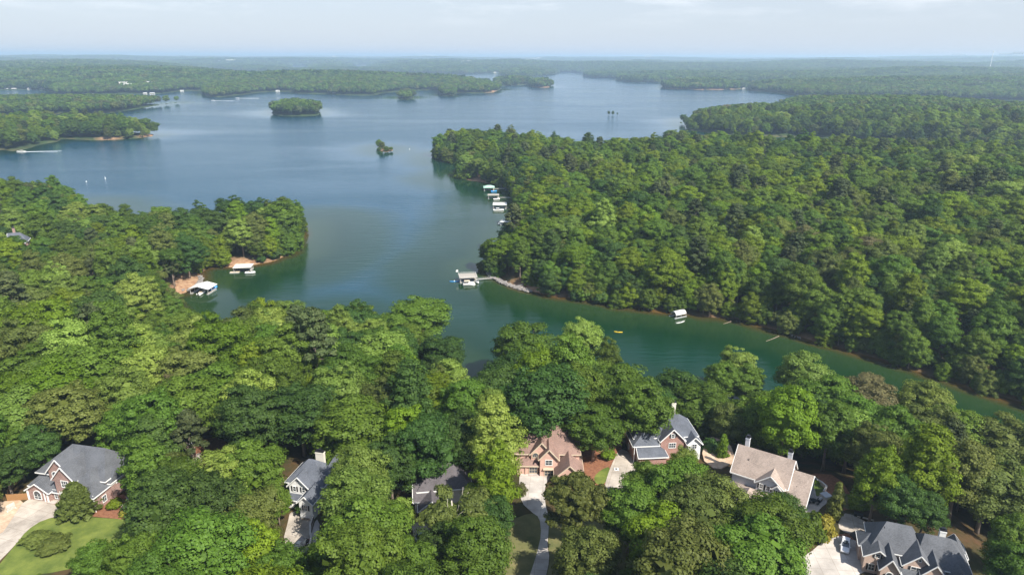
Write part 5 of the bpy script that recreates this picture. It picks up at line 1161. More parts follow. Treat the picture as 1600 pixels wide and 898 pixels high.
def boat(x, y, rot, L_, label, col='white', top=None, group='boats on the lake', z=.05):
    e = empty('motorboat', (x, y, z), rot); tag(e, label, 'boat', group)
    hull(L_, L_ * .34, .85).build('hull', M[col], e, True)
    w = MB(); w.add([(L_ * .08, -L_ * .13, .85), (L_ * .08, L_ * .13, .85), (-.02 * L_, L_ * .12, 1.45), (-.02 * L_, -L_ * .12, 1.45), (L_ * .09, -L_ * .13, .85), (L_ * .09, L_ * .13, .85), (-.01 * L_, L_ * .12, 1.45), (-.01 * L_, -L_ * .12, 1.45)], [(0, 1, 2, 3), (7, 6, 5, 4), (0, 4, 5, 1), (2, 6, 7, 3), (1, 5, 6, 2), (0, 3, 7, 4)]); w.build('windscreen', M['glass'], e)
    for s_ in (-1, 1): q_ = MB(); q_.box(-L_ * .12, -L_ * .02, s_ * L_ * .06 - .25, s_ * L_ * .06 + .25, .45, 1.0); q_.box(-L_ * .14, -L_ * .115, s_ * L_ * .06 - .25, s_ * L_ * .06 + .25, 1.0, 1.35); q_.build('seat', M['canvas'], e)
    m_ = MB(); m_.box(-L_/2 - .45, -L_/2 - .003, -.22, .22, .1, 1.15); m_.box(-L_/2 - .5, -L_/2 + .05, -.26, .26, 1.15, 1.4); m_.build('outboard_motor', M['metal_dark'], e)
    if top:
        t = MB(); t.box(-L_ * .22, L_ * .08, -L_ * .14, L_ * .14, 2.0, 2.06)
        t.build('canopy', M[top], e); f = MB()
        for sx_ in (-.2, .06):
            for s_ in (-1, 1): f.bar((L_ * sx_, s_ * L_ * .13, .8), (L_ * sx_, s_ * L_ * .13, 2.0), .04)
        f.build('canopy_frame', M['alu'], e)
    return e
def pontoon(x, y, rot, label, col='canvas', top='canvas'):
    e = empty('pontoon_boat', (x, y, .1), rot); tag(e, label, 'boat', 'boats on the lake')
    for s_ in (-1, 1): t = MB(); t.tube([(-3.4, s_ * .95, .1), (3.0, s_ * .95, .1), (3.6, s_ * .95, .22)], [.32, .32, .05], 10); t.build('pontoon', M['alu'], e, True)
    d_ = MB(); d_.box(-3.4, 3.3, -1.25, 1.25, .45, .55); d_.build('deck', M[col], e)
    r_ = MB()
    for a, b in (((-3.2, -1.2), (3.1, -1.2)), ((-3.2, 1.2), (3.1, 1.2)), ((3.1, -1.2), (3.1, -.5)), ((3.1, 1.2), (3.1, .5)), ((-3.2, -1.2), (-3.2, 1.2))):
        A, B = Vector((*a, .55)), Vector((*b, .55)); A2 = A + Vector((0, 0, .65)); B2 = B + Vector((0, 0, .65)); r_.bar(A2, B2, .06); r_.bar(A + Vector((0, 0, .35)), B + Vector((0, 0, .35)), .03, .55)
    r_.build('side_panels', M['white'], e)
    for (a, b, c, dd) in ((1.6, 3.0, -1.15, -.6), (1.6, 3.0, .6, 1.15), (-3.1, -2.5, -1.1, 1.1)): q_ = MB(); q_.box(a, b, c, dd, .55, .95); q_.build('bench', M['canvas'], e)
    hl = MB(); hl.box(-.3, .3, .5, 1.1, .55, 1.4); hl.build('helm', M['white'], e)
    t = MB(); t.box(-2.6, .5, -1.15, 1.15, 2.25, 2.31); t.build('canopy', M[top], e); f = MB()
    for xx in (-2.4, .3):
        for s_ in (-1, 1): f.bar((xx, s_ * 1.12, 1.2), (xx, s_ * 1.12, 2.25), .04)
    f.build('canopy_frame', M['alu'], e)
    return e
def kayak(x, y, rot, L_, material, label, name='kayak', person=False):
    e = empty(name, (x, y, .0), rot); tag(e, label, name, None); mb = MB(); n = 11; rings = []
    for i in range(n):
        t = i / (n - 1); b = .36 * math.sin(PI * min(max(t, .02), .98)) ** .7; xx = -L_/2 + L_ * t; up = .16 * abs(2 * t - 1) ** 2
        rings.append([(xx, -b, .2 + up), (xx, -b * .7, -.02 + up), (xx, b * .7, -.02 + up), (xx, b, .2 + up), (xx, b * .4, .3 + up), (xx, -b * .4, .3 + up)])
    vs = [p for r_ in rings for p in r_]; fs = [(i * 6 + k, i * 6 + (k + 1) % 6, (i + 1) * 6 + (k + 1) % 6, (i + 1) * 6 + k) for i in range(n - 1) for k in range(6)] + [tuple(range(6)), tuple(reversed(range((n - 1) * 6, n * 6)))]
    mb.add(vs, fs).build('hull', material, e, True)
    c = MB(); c.tube([(-.1, 0, .30), (-.1, 0, .36)], [.30, .27], 12); c.build('cockpit', M['metal_dark'], e)
    return e
# left bay docks
d1 = dock(318, 456, R(-6), 10.2, 8.4, 'gable', M['whitemetal'], 'white roofed boat dock beside the sandy point in the left bay', h=3.1)
x, y = pix(316, 458, 0); boat(x, y - .5, R(85), 6.6, 'white motorboat parked under the white roofed dock', 'white')
x, y = pix(329, 452, 0); boat(x + 1.5, y + .4, R(75), 6.0, 'blue and white boat at the right side of the white roofed dock', 'blue')
d2 = dock(381, 423, R(8), 9.5, 7.5, 'flat', M['cream'], 'flat beige roofed dock below the path on the left peninsula', h=2.9, gang=(*pix(378, 410, 0.8), 1.0))
x, y = pix(367, 426, 0); e = empty('swim_platform', (x, y, 0), R(8)); tag(e, 'low pale swim platform at the left of the beige roofed dock', 'platform'); mb = MB(); mb.box(-2.6, 2.6, -1.2, 1.2, -.1, .4); mb.build('float', M['alu'], e); boards(e, -2.6, 2.6, -1.2, 1.2, .403, 6, M['canvas'])
x, y = pix(391, 427, 0); boat(x, y, R(10), 5.6, 'small white boat at the right front of the beige roofed dock', 'white')
# right hand docks
dock(764, 297, R(4), 9.5, 8.5, 'hip', M['greenmetal'], 'pale green hip roofed dock, farthest along the right shore', h=3.0, gang=(*pix(792, 294, .8), 1.0))
x, y = pix(770, 299, 0); boat(x + 1, y - 2, R(20), 5.8, 'small blue boat moored at the green roofed dock', 'blue')
dock(771, 309.5, R(2), 9.5, 7.0, 'flat', M['deck'], 'grey flat roofed dock between the green and the white roofed ones', h=2.9, gang=(*pix(801, 309, .6), 1.0))
x, y = pix(776, 311, 0); boat(x, y - 2.5, R(20), 6.0, 'white boat moored at the grey flat roofed dock', 'white')
dock(781, 325, R(0), 11, 9, 'flat', M['whitemetal'], 'white two level dock with railings, third along the right shore', h=3.3, gang=(*pix(805, 324, .8), 1.2), rail=True)
x, y = pix(779, 328, 0); boat(x, y - 3.0, R(5), 8.6, 'long white cruiser in front of the white two level dock', 'white', top='white')
dock(791, 352, R(-20), 8, 5, 'flat', M['whitemetal'], 'small white roofed dock half hidden behind the trees of the wooded point', h=2.6, rail=True)
x, y = pix(786, 351, 0); boat(x, y, R(-8), 7.4, 'white canopied boat just above the wooded point', 'white', top='white')
dock(731, 439, R(10), 9.4, 7.8, 'flat', M['deck'], 'grey roofed party dock with railings off the wooded point', h=3.0, gang=(*pix(772, 433, 1.0), 1.3), rail=True)
x, y = pix(733, 444, 0); pontoon(x, y - 1.0, R(12), 'beige pontoon boat moored in front of the grey party dock')
x, y = pix(743, 441, 0); boat(x + .6, y - .4, R(-60), 5.0, 'small white boat on the right side of the grey party dock', 'white')
x, y = pix(711, 440, 0); e = kayak(x, y, R(8), 6.0, M['blue'], 'long bright blue float left of the grey party dock', 'raft')
mb = MB(); mb.tube([(-.4, 0, .3), (-.4, 0, .75)], [.3, .22], 8); mb.build('seat', M['white'], e)
x, y = pix(721, 434, 0); e = empty('flagpole', (x + 4.4, y - 6, 0)) ; e.location = (pix(716, 437, 0)[0], pix(716, 437, 0)[1], 0); tag(e, 'white flag on a pole at the left corner of the party dock', 'flag'); mb = MB(); mb.bar((0, 0, -.2), (0, 0, 6.0), .09); mb.build('pole', M['whitemetal'], e)
mb = MB(); mb.add([(0, .0, 5.9), (-1.0, .12, 5.7), (-1.3, -.05, 4.6), (0, 0, 4.5), (0, .03, 5.9), (-1.0, .15, 5.7), (-1.3, -.02, 4.6), (0, .03, 4.5)], [(0, 1, 2, 3), (7, 6, 5, 4), (0, 4, 5, 1), (1, 5, 6, 2), (2, 6, 7, 3)]); mb.build('flag', M['white'], e)
# arched boat shelter
x, y = pix(1060, 494, 0); e = empty('boat_shelter', (x, y, 0), R(28)); tag(e, 'white arched boat shelter moored by the creek bank', 'shelter')
mb = MB(); n = 12; Lr = 6.4; vs = []
for i in range(n + 1):
    a = PI * (0.04 + .92 * i / n); 
    for xx in (-Lr/2, Lr/2):
        for rr_ in (1.9, 1.82): vs.append((xx, math.cos(a) * rr_, 1.25 + math.sin(a) * rr_ * .95))
fs = []
for i in range(n):
    a, b = i * 4, i * 4 + 4; fs += [(a, b, b + 2, a + 2), (a + 1, a + 3, b + 3, b + 1), (a, a + 1, b + 1, b), (a + 2, b + 2, b + 3, a + 3)]
mb.add(vs, fs).build('arched_roof', M['whitemetal'], e, True)
for s_ in (-1, 1):
    mb = MB(); mb.box(-Lr/2 - .8, Lr/2, s_ * 1.95 - .3, s_ * 1.95 + .3, -.2, .35); mb.build('float', M['alu'], e)
    for xx in (-Lr/2 + .1, 0, Lr/2 - .1): mb = MB(); mb.bar((xx, s_ * 1.86, .35), (xx, s_ * 1.86, 1.3), .1); mb.build('post', M['whitemetal'], e)
x, y = pix(1063, 504, 0); kayak(x, y, R(30), 5.2, M['whitemetal'], 'white canoe lying in front of the arched shelter', 'canoe')
x, y = pix(966, 519, 0); kayak(x, y, R(-14), 3.9, M['yellow'], 'yellow kayak drifting in the middle of the creek', 'kayak')
x, y = pix(823, 446, 0); 
x, y = pix(814, 446, .6); kayak(x, y, R(35), 4.2, M['whitemetal'], 'white canoe pulled up on the stony bank', 'canoe'); bpy.data.objects['canoe.001'].location.z = .75
# moving boats with wakes
def wake(x, y, rot, L_, w=2.5):
    mb = MB(); c, s_ = math.cos(rot), math.sin(rot)
    for sgn in (-1, 1):
        n = 14; vs = []
        for i in range(n + 1):
            t = i / n; off = sgn * (0.6 + w * t); th = (1 - t) * .9 + .15; u = -L_ * t
            for k, o2 in enumerate((off - th * .5, off + th * .5)):
                vs.append((x + c * u - s_ * o2, y + s_ * u + c * o2, .03)); 
        b0 = len(mb.v); mb.v += vs + [(p, q, .16 if (j % 2) == 0 else .1) for j, (p, q, r_) in enumerate(vs)]; m = len(vs)
        for i in range(n): a = b0 + i * 2; mb.f += [(a + m, a + m + 1, a + m + 3, a + m + 2), (a, a + 2, a + 3, a + 1), (a, a + m, a + m + 2, a + 2), (a + 1, a + 3, a + m + 3, a + m + 1)]
    o = mb.build('wake', M['foam']); tag(o, 'white foam trailing behind a motorboat', None, None, 'stuff')
for px_, py_, rot, L_, lb, wl in ((33, 237.5, 190, 11, 'white motorboat running just off the lower left shore', 45), (333, 157.5, 175, 11, 'speeding white boat, left one of two off the far shore', 60), (371, 153.8, 185, 11, 'speeding white boat, right one of two off the far shore', 60)):
    x, y = pix(px_, py_, 0); boat(x, y, R(rot), L_, lb, 'white', 'white'); wake(x, y, R(rot), wl, 5)
def buoy(px_, py_, label, h=3.2):
    x, y = pix(px_, py_, 0); e = empty('channel_marker', (x, y, 0)); tag(e, label, 'marker', 'white markers on the lake')
    mb = MB(); mb.tube([(0, 0, -.4), (0, 0, .4), (0, 0, .5)], [.55, .55, .3], 10); mb.build('float', M['white'], e); mb = MB(); mb.tube([(0, 0, .5), (0, 0, h * .7)], [.13, .10], 8); mb.build('post', M['white'], e)
buoy(164.5, 279, 'white marker post in the open water left of centre'); buoy(640, 233.5, 'small white marker right of the tiny islet', 2.6); buoy(135, 284, 'faint white marker beside the left woods', 1.6)

# boulders
rk = []
def rock_mesh(seed):
    r = random.Random(seed); bm = bmesh.new(); bmesh.ops.create_icosphere(bm, subdivisions=1, radius=1)
    for v in bm.verts: v.co *= r.uniform(.7, 1.2); v.co.z *= .7
    me_ = bpy.data.meshes.new('rock'); bm.to_mesh(me_); bm.free(); me_.materials.append(M['rock']); return me_
rocks = [rock_mesh(k) for k in range(4)]
def rock_line(pts, n, w, smin, smax, label, nm='riprap_wall', cat='stones', z=.5):
    P_ = [Vector((*pix(a, b, z), z)) for a, b in pts]; e = empty(nm, P_[0]); tag(e, label, cat); ln = [(P_[i + 1] - P_[i]).length for i in range(len(P_) - 1)]; T = sum(ln)
    for k in range(n):
        u = rng.uniform(0, T); i = 0
        while u > ln[i] and i < len(ln) - 1: u -= ln[i]; i += 1
        p = P_[i].lerp(P_[i + 1], u / ln[i]); nd = Vector(((P_[i + 1] - P_[i]).y, -(P_[i + 1] - P_[i]).x, 0)).normalized(); q_ = rng.uniform(-w, w)
        o = bpy.data.objects.new('boulder', rocks[k % 4]); C.objects.link(o); o.parent = e; s_ = rng.uniform(smin, smax)
        o.location = p + nd * q_ - P_[0] + Vector((0, 0, rng.uniform(-.2, .35))); o.scale = (s_ * rng.uniform(.8, 1.4), s_, s_ * rng.uniform(.6, 1)); o.rotation_euler = (rng.uniform(-.3, .3), rng.uniform(-.3, .3), rng.uniform(0, 6.28))
rock_line([(763, 425), (772, 434), (785, 441), (800, 446), (815, 451), (829, 455)], 230, 1.5, .5, 1.1, 'band of grey boulders along the bank of the wooded point')
rock_line([(282, 453), (298, 452), (306, 447), (313, 440), (315, 433), (310, 431)], 150, 1.0, .35, .8, 'curved low wall of grey stones round the sandy point', z=.8)
rock_line([(1228, 520), (1240, 525), (1252, 528)], 12, .8, .25, .5, 'few grey rocks at the foot of the creek bank')
# fallen logs in the creek
for (a, b, c, d_, lb) in ((1197, 533, 1217, 526, 'thin sunken log sticking out from the creek bank'), (1130, 506, 1142, 503, 'short pale log in the shallows of the creek'), (1158, 500, 1166, 496, 'fallen log at the dark gap in the creek bank')):
    A = pix(a, b, 0); B = pix(c, d_, 0); mb = MB(); mb.tube([(*A, .05), ((A[0] + B[0]) / 2, (A[1] + B[1]) / 2, .12), (*B, .35)], [.1, .16, .2], 7); o = mb.build('fallen_log', M['bark']); tag(o, lb, 'log', 'logs lying in the creek')

# cars
def car(px_, py_, rot, paint, label, L_=4.9, W_=1.95, Hh=1.75, pickup=False, sunroof=True):
    x, y = pix(px_, py_, G0 + .8); e = empty('parked_car', (x, y, G0 + .07), rot); tag(e, label, 'car', 'cars parked by the houses')
    def loft(prof, w0, w1, zs):
        """side profile points (x, z) swept across with tucked-in shoulders"""
        mb = MB(); n = len(prof); vs = []
        for k, (sy, ins) in enumerate(((-1, 1), (-1, 0), (1, 0), (1, 1))):
            for (a, b) in prof: vs.append((a * (.97 if ins else 1), sy * (w0 / 2 - (.0 if not ins else 0)) if not ins else sy * w0 / 2 * .93, b if not ins else b))
        return mb
    B = MB(); st = [(-L_/2, .45, .72, .86), (-L_/2 + .12, .30, .92, .95), (-L_/2 + 1.0, .25, 1.02, 1), (0, .22, 1.02, 1), (L_/2 - 1.35, .24, 1.0, 1), (L_/2 - .35, .28, .88, .96), (L_/2, .42, .70, .84)]
    rings = []
    for (a, zl, zh, k) in st: b = W_/2 * k; rings.append([(a, -b * .94, zl), (a, -b, (zl + zh) / 2), (a, -b * .95, zh), (a, -b * .7, zh + .05), (a, b * .7, zh + .05), (a, b * .95, zh), (a, b, (zl + zh) / 2), (a, b * .94, zl)])
    m = 8; vs = [p for r_ in rings for p in r_]; fs = [(i * m + k, i * m + (k + 1) % m, (i + 1) * m + (k + 1) % m, (i + 1) * m + k) for i in range(len(st) - 1) for k in range(m)] + [tuple(range(m)), tuple(reversed(range((len(st) - 1) * m, len(st) * m)))]
    B.add(vs, fs).build('body', paint, e, True)
    g = MB(); r0 = -L_/2 + .35; r1 = L_/2 - 1.3
    cab = [(r0, W_/2 * .90, 1.03), (r0 + .45, W_/2 * .76, Hh - .06), (r1 - .95, W_/2 * .76, Hh - .04), (r1, W_/2 * .88, 1.0)]
    vs = []
    for (a, b, c) in cab: vs += [(a, -b, c), (a, b, c)]
    vs += [(r0, -W_/2 * .9, .95), (r0, W_/2 * .9, .95), (r1, -W_/2 * .88, .95), (r1, W_/2 * .88, .95)]
    g.add(vs, [(0, 2, 3, 1), (2, 4, 5, 3), (4, 6, 7, 5), (0, 6, 4, 2), (1, 3, 5, 7), (0, 1, 9, 8), (6, 10, 11, 7), (8, 10, 6, 0), (1, 7, 11, 9), (8, 9, 11, 10)]); g.build('windows', M['glass'], e)
    rf = MB(); rf.box(r0 + .42, r1 - .9, -W_/2 * .77, W_/2 * .77, Hh - .05, Hh + .02); rf.build('roof', paint, e)
    pl = MB()
    for s_ in (-1, 1):
        pl.bar((r1, s_ * W_/2 * .88, 1.0), (r1 - .95, s_ * W_/2 * .77, Hh - .02), .08); pl.bar((r0, s_ * W_/2 * .9, 1.0), (r0 + .45, s_ * W_/2 * .77, Hh - .02), .14); pl.bar((0, s_ * W_/2 * .90, 1.0), (-.05, s_ * W_/2 * .775, Hh - .02), .09)
    pl.build('pillars', paint, e)
    if sunroof: sr = MB(); sr.box(-.3, .65, -.45, .45, Hh + .022, Hh + .035); sr.build('sunroof', M['glass'], e)
    for a in (-L_/2 + .95, L_/2 - .95):
        for s_ in (-1, 1):
            t = MB(); t.tube([(a, s_ * (W_/2 - .22), .36), (a, s_ * (W_/2 + .01), .36)], [.36, .36], 14); w_ = t.build('wheel', M['rubber'], e)
            h_ = MB(); h_.tube([(a, s_ * (W_/2 + .005), .36), (a, s_ * (W_/2 + .03), .36)], [.22, .20], 10); h_.build('hubcap', M['alu'], w_)
    for s_ in (-1, 1):
        q_ = MB(); q_.box(L_/2 - .12, L_/2 - .01, s_ * .68 - .2, s_ * .68 + .2, .62, .78); q_.build('headlight', M['lamp'], e)
        q_ = MB(); q_.box(-L_/2 + .0, -L_/2 + .1, s_ * .7 - .16, s_ * .7 + .16, .70, .92); q_.build('taillight', M['redlamp'], e)
        q_ = MB(); q_.box(r1 - .45, r1 - .25, s_ * (W_/2 + .08) - .1, s_ * (W_/2 + .08) + .1, 1.0, 1.16); q_.build('mirror', paint, e)
    return e
car(1321, 851, R(-118), M['carwhite'], 'white car with dark sunroof parked beside the many gabled house')
car(468, 852, R(-110), M['carblack'], 'black car parked against the curved wall below the white house')
car(665, 838, R(25), M['carblue'], 'silver blue car half hidden under the trees below the dark roofed house', sunroof=False)
x, y = pix(1345, 834, G0 + .6); e = empty('covered_car', (x, y, G0), R(10)); tag(e, 'dark covered vehicle just behind the white car', 'car')
mb = MB(); st = [(-2.2, .1, .8), (-1.9, .85, .95), (-1.2, 1.25, .95), (.4, 1.35, .95), (1.1, .95, .95), (2.0, .8, .92), (2.3, .1, .8)]; vs = []
for a, h_, b in st: vs += [(a, -b, 0), (a, -b * .95, h_ * .7), (a, -b * .6, h_), (a, b * .6, h_), (a, b * .95, h_ * .7), (a, b, 0)]
mb.add(vs, [(i * 6 + k, i * 6 + (k + 1) % 6, i * 6 + 6 + (k + 1) % 6, i * 6 + 6 + k) for i in range(6) for k in range(6)] + [tuple(range(6)), tuple(reversed(range(36, 42)))]).build('cover', M['shutter'], e, True)

# walls, fence and yard things
def wall_line(pts, name, material, w, h0, label, cat, z=G0, cap=None, n_each=None):
    P_ = [Vector((*pix(a, b, z), z)) for a, b in pts]; e = empty(name, P_[0]); tag(e, label, cat); O = P_[0]
    for i in range(len(P_) - 1):
        a = P_[i] - O; b = P_[i + 1] - O; d = (b - a).normalized() * .02
        mb = MB(); mb.bar(a + Vector((0, 0, h0 / 2 - .2)), b - d + Vector((0, 0, h0 / 2 - .2)), w, h0 + .4); mb.build('wall_section', material, e)
        if cap: mb = MB(); mb.bar(a + Vector((0, 0, h0 + .06)), b - d + Vector((0, 0, h0 + .06)), w + .12, .1); mb.build('capstone', cap, e)
    return e
wall_line([(494, 801), (489, 812), (485, 824), (485, 836), (487, 846), (484, 858), (477, 872), (472, 881)], 'retaining_wall', M['bark'], .35, 1.0, 'curved dark retaining wall along the driveway of the white house', 'wall', cap=M['concretew'])
wall_line([(472, 811), (481, 811.5), (486, 812)], 'low_kerb', M['bark'], .5, .25, 'short dark kerb lying across the beige driveway', 'kerb')
wall_line([(1274, 752), (1283, 757), (1291, 764), (1286, 772)], 'garden_wall', M['tanbrick'], .35, .9, 'low stone garden wall round the grass bank', 'wall', cap=M['concretew'])
wall_line([(198, 778), (205, 790), (206, 798)], 'garden_wall', M['rock'], .3, .5, 'low pale edging beside the little patio', 'wall')
# fence of upright boards
def fence(pts, label):
    P_ = [Vector((*pix(a, b, G0), G0)) for a, b in pts]; e = empty('wooden_fence', P_[0]); tag(e, label, 'fence'); O = P_[0]; mb = MB(); mb.box(-.11, .11, -.02, .02, 0, 1.85); proto = None
    for i in range(len(P_) - 1):
        d = P_[i + 1] - P_[i]; n = int(d.length / .25)
        for k in range(n):
            if proto is None: proto = o = mb.build('board', M['wood'], e)
            else: o = proto.copy(); C.objects.link(o); o.parent = e
            o.location = P_[i] + d * (k + .5) / n - O; o.rotation_euler = (0, 0, math.atan2(d.y, d.x)); o.scale = (1, 1, rng.uniform(.97, 1.02))
        r_ = MB()
        for zz in (.4, 1.5): r_.bar(P_[i] - O + Vector((0, .05, zz)), P_[i + 1] - O + Vector((0, .05, zz)), .06, .1)
        r_.build('rail', M['wood'], e); r_ = MB(); r_.bar(P_[i] - O + Vector((0, 0, -.2)), P_[i] - O + Vector((0, 0, 2.0)), .12); r_.build('post', M['wood'], e)
fence([(12, 782), (44, 780)], 'golden wooden board fence left of the red brick house'); fence([(14, 776), (20, 762), (34, 748)], 'shaded brown wooden fence running back behind the brick house')
# pale frame swing at the left edge
x, y = pix(18, 796, G0); e = empty('garden_swing', (x, y, G0), R(60)); tag(e, 'small pale lattice panel standing on the sandy strip', 'lattice'); mb = MB()
for k in range(7): mb.bar((-.8 + .27 * k, 0, 0), (-.8 + .27 * k, 0, 1.7), .05); mb.bar((-.8, 0, .1 + .26 * k), (.82, 0, .1 + .26 * k), .05)
mb.build('lattice', M['whitemetal'], e); mb = MB(); mb.bar((-.9, -.3, .02), (-.9, .3, .02), .12); mb.bar((.9, -.3, .02), (.9, .3, .02), .12); mb.build('foot', M['whitemetal'], e)
# brick pillar chimney in the clearing
x, y = pix(302, 714, G0); e = empty('brick_pillar', (x, y, G0)); tag(e, 'brick chimney with pale metal cap rising from the trees', 'chimney'); mb = MB(); mb.box(-.7, .7, -.55, .55, -1, 4.2); mb.box(-.8, .8, -.65, .65, 3.6, 3.9); mb.build('shaft', M['darkbrick'], e); mb = MB(); mb.box(-.75, .75, -.6, .6, 4.203, 4.35); mb.box(-.35, .35, -.3, .3, 4.35, 4.9); mb.build('cap', M['alu'], e)
# patio set
x, y = pix(1271, 785, G0); e = empty('patio_table', (x, y, G0 + .06)); tag(e, 'round patio table on the pale patio', 'table'); mb = MB(); mb.tube([(0, 0, .70), (0, 0, .76)], [.8, .8], 18); mb.build('table_top', M['metal_dark'], e); mb = MB(); mb.tube([(0, 0, 0), (0, 0, .05), (0, 0, .06), (0, 0, .7)], [.35, .35, .06, .06], 10); mb.build('base', M['metal_dark'], e)
ch0 = None
for k in range(4):
    a = k * PI / 2 + .4; c = empty('patio_chair', (x + math.cos(a) * 1.25, y + math.sin(a) * 1.25, G0 + .06), a + PI / 2); tag(c, ['dark patio chair right of the patio table', 'dark patio chair behind the patio table', 'dark patio chair left of the patio table', 'dark patio chair in front of the patio table'][k], 'chair', 'chairs round the patio table')
    mb = MB(); mb.box(-.25, .25, -.25, .25, .42, .47); mb.build('seat', M['metal_dark'], c); mb = MB(); mb.box(-.25, .25, -.27, -.23, .47, .95); mb.build('backrest', M['metal_dark'], c)
    for sx_ in (-.22, .22):
        for sy_ in (-.22, .22): mb = MB(); mb.bar((sx_, sy_, 0), (sx_, sy_, .42), .04); mb.build('leg', M['metal_dark'], c)
x, y = pix(1281, 784, G0); e = empty('grill', (x, y, G0 + .06), R(40)); tag(e, 'dark barbecue grill at the right edge of the patio', 'grill'); mb = MB(); mb.box(-.6, .6, -.3, .3, .1, .85); mb.build('cabinet', M['metal_dark'], e); mb = MB(); mb.tube([(-.55, 0, .9), (.55, 0, .9)], [.32, .32], 12); mb.build('lid', M['alu'], e)
x, y = pix(1264, 776, G0); e = empty('parasol', (x, y, G0 + .06)); tag(e, 'closed brown parasol leaning above the patio table', 'parasol'); mb = MB(); mb.tube([(0, 0, 0), (.3, 0, 2.6)], [.03, .03], 6); mb.build('pole', M['alu'], e); mb = MB(); mb.tube([(.12, 0, 1.1), (.2, 0, 1.8), (.3, 0, 2.5)], [.3, .2, .05], 10); mb.build('canopy', M['mulch'], e)
x, y = pix(1290, 777, G0); e = empty('hot_tub', (x, y, G0), R(20)); tag(e, 'covered pale hot tub beside the garden wall', 'hot tub'); mb = MB(); mb.box(-1, 1, -1, 1, 0, .85); mb.build('tub', M['cream'], e); mb = MB(); mb.box(-1.05, 1.05, -1.05, 1.05, .853, .95); mb.build('cover', M['greysiding'], e)
for (px_, py_, lb) in ((1341, 806, 'dark toy vehicle at the upper edge of the parking pad'), (963, 733, 'small white drain box on the slate house driveway')):
    x, y = pix(px_, py_, G0)
    if 'toy' in lb: e = empty('cart', (x, y, G0 + .07), R(-30)); tag(e, 'small dark cart at the upper edge of the parking pad', 'cart'); mb = MB(); mb.box(-1, 1, -.5, .5, .35, .7); mb.build('bed', M['metal_dark'], e); [MB().tube([(a, b - .06, .25), (a, b + .06, .25)], [.25, .25], 10).build('wheel', M['rubber'], e) for a in (-.7, .7) for b in (-.55, .55)]
    else: e = empty('storm_drain', (x, y, G0 + .05), 0); tag(e, lb, 'drain'); mb = MB(); mb.box(-.6, .6, -.6, .6, -.1, .14); mb.build('frame', M['white'], e); mb = MB(); mb.box(-.3, .3, -.3, .3, .143, .16); mb.build('grate', M['metal_dark'], e)
x, y = pix(1352, 810, G0); mb = MB(); mb.tube([(x - 1.6, y + .8, G0 + .2), (x + 1.6, y - .9, G0 + .22)], [.2, .18], 8); o = mb.build('timber_log', M['palebark']); tag(o, 'log lying at the upper edge of the parking pad', 'log')

# far-off buildings
def block_building(px_, py_, D_, w, d, h_, material, label, nwin=6, grp='pale buildings far off near the horizon', lift=0):
    Ds = np.geomspace(1500, 26000, 500); pts = np.array([at_dist(px_, py_, d_) for d_ in Ds]); hh = height(pts[:, 0], pts[:, 1]); sd_ = landdist(pts[:, 0], pts[:, 1])
    hit = np.where((pts[:, 2] <= hh + 15) & (sd_ > 12))[0]; k_ = int(hit[0]) if len(hit) else 430
    sc_ = Ds[k_] / D_; w *= sc_; d *= sc_; h_ = max(5, h_ * sc_ * 1.15); x, y, z = pts[k_]; z = max(z, hh[k_] + 6)
    e = empty('far_building', (x, y, z - h_ / 2), -math.atan2(x, y)); tag(e, label, 'building', grp)
    mb = MB(); mb.box(-w/2, w/2, -d/2, d/2, -(z - h_ / 2 - hh[k_]) - 2, h_); mb.build('wall', material, e); mb = MB(); mb.box(-w/2 - .5, w/2 + .5, -d/2 - .5, d/2 + .5, h_ + .003, h_ + h_ * .12); mb.build('roof', M['whitemetal'], e)
    p = MB(); p.box(-w * .04, w * .04, -d/2 - .08, -d/2 + .1, h_ * .45, h_ * .75); o = p.build('window', M['glass'], e)
    for k in range(nwin): c = o if k == 0 else o.copy(); (k and C.objects.link(c)); c.parent = e; c.location.x = -w * .42 + w * .84 * k / max(1, nwin - 1)
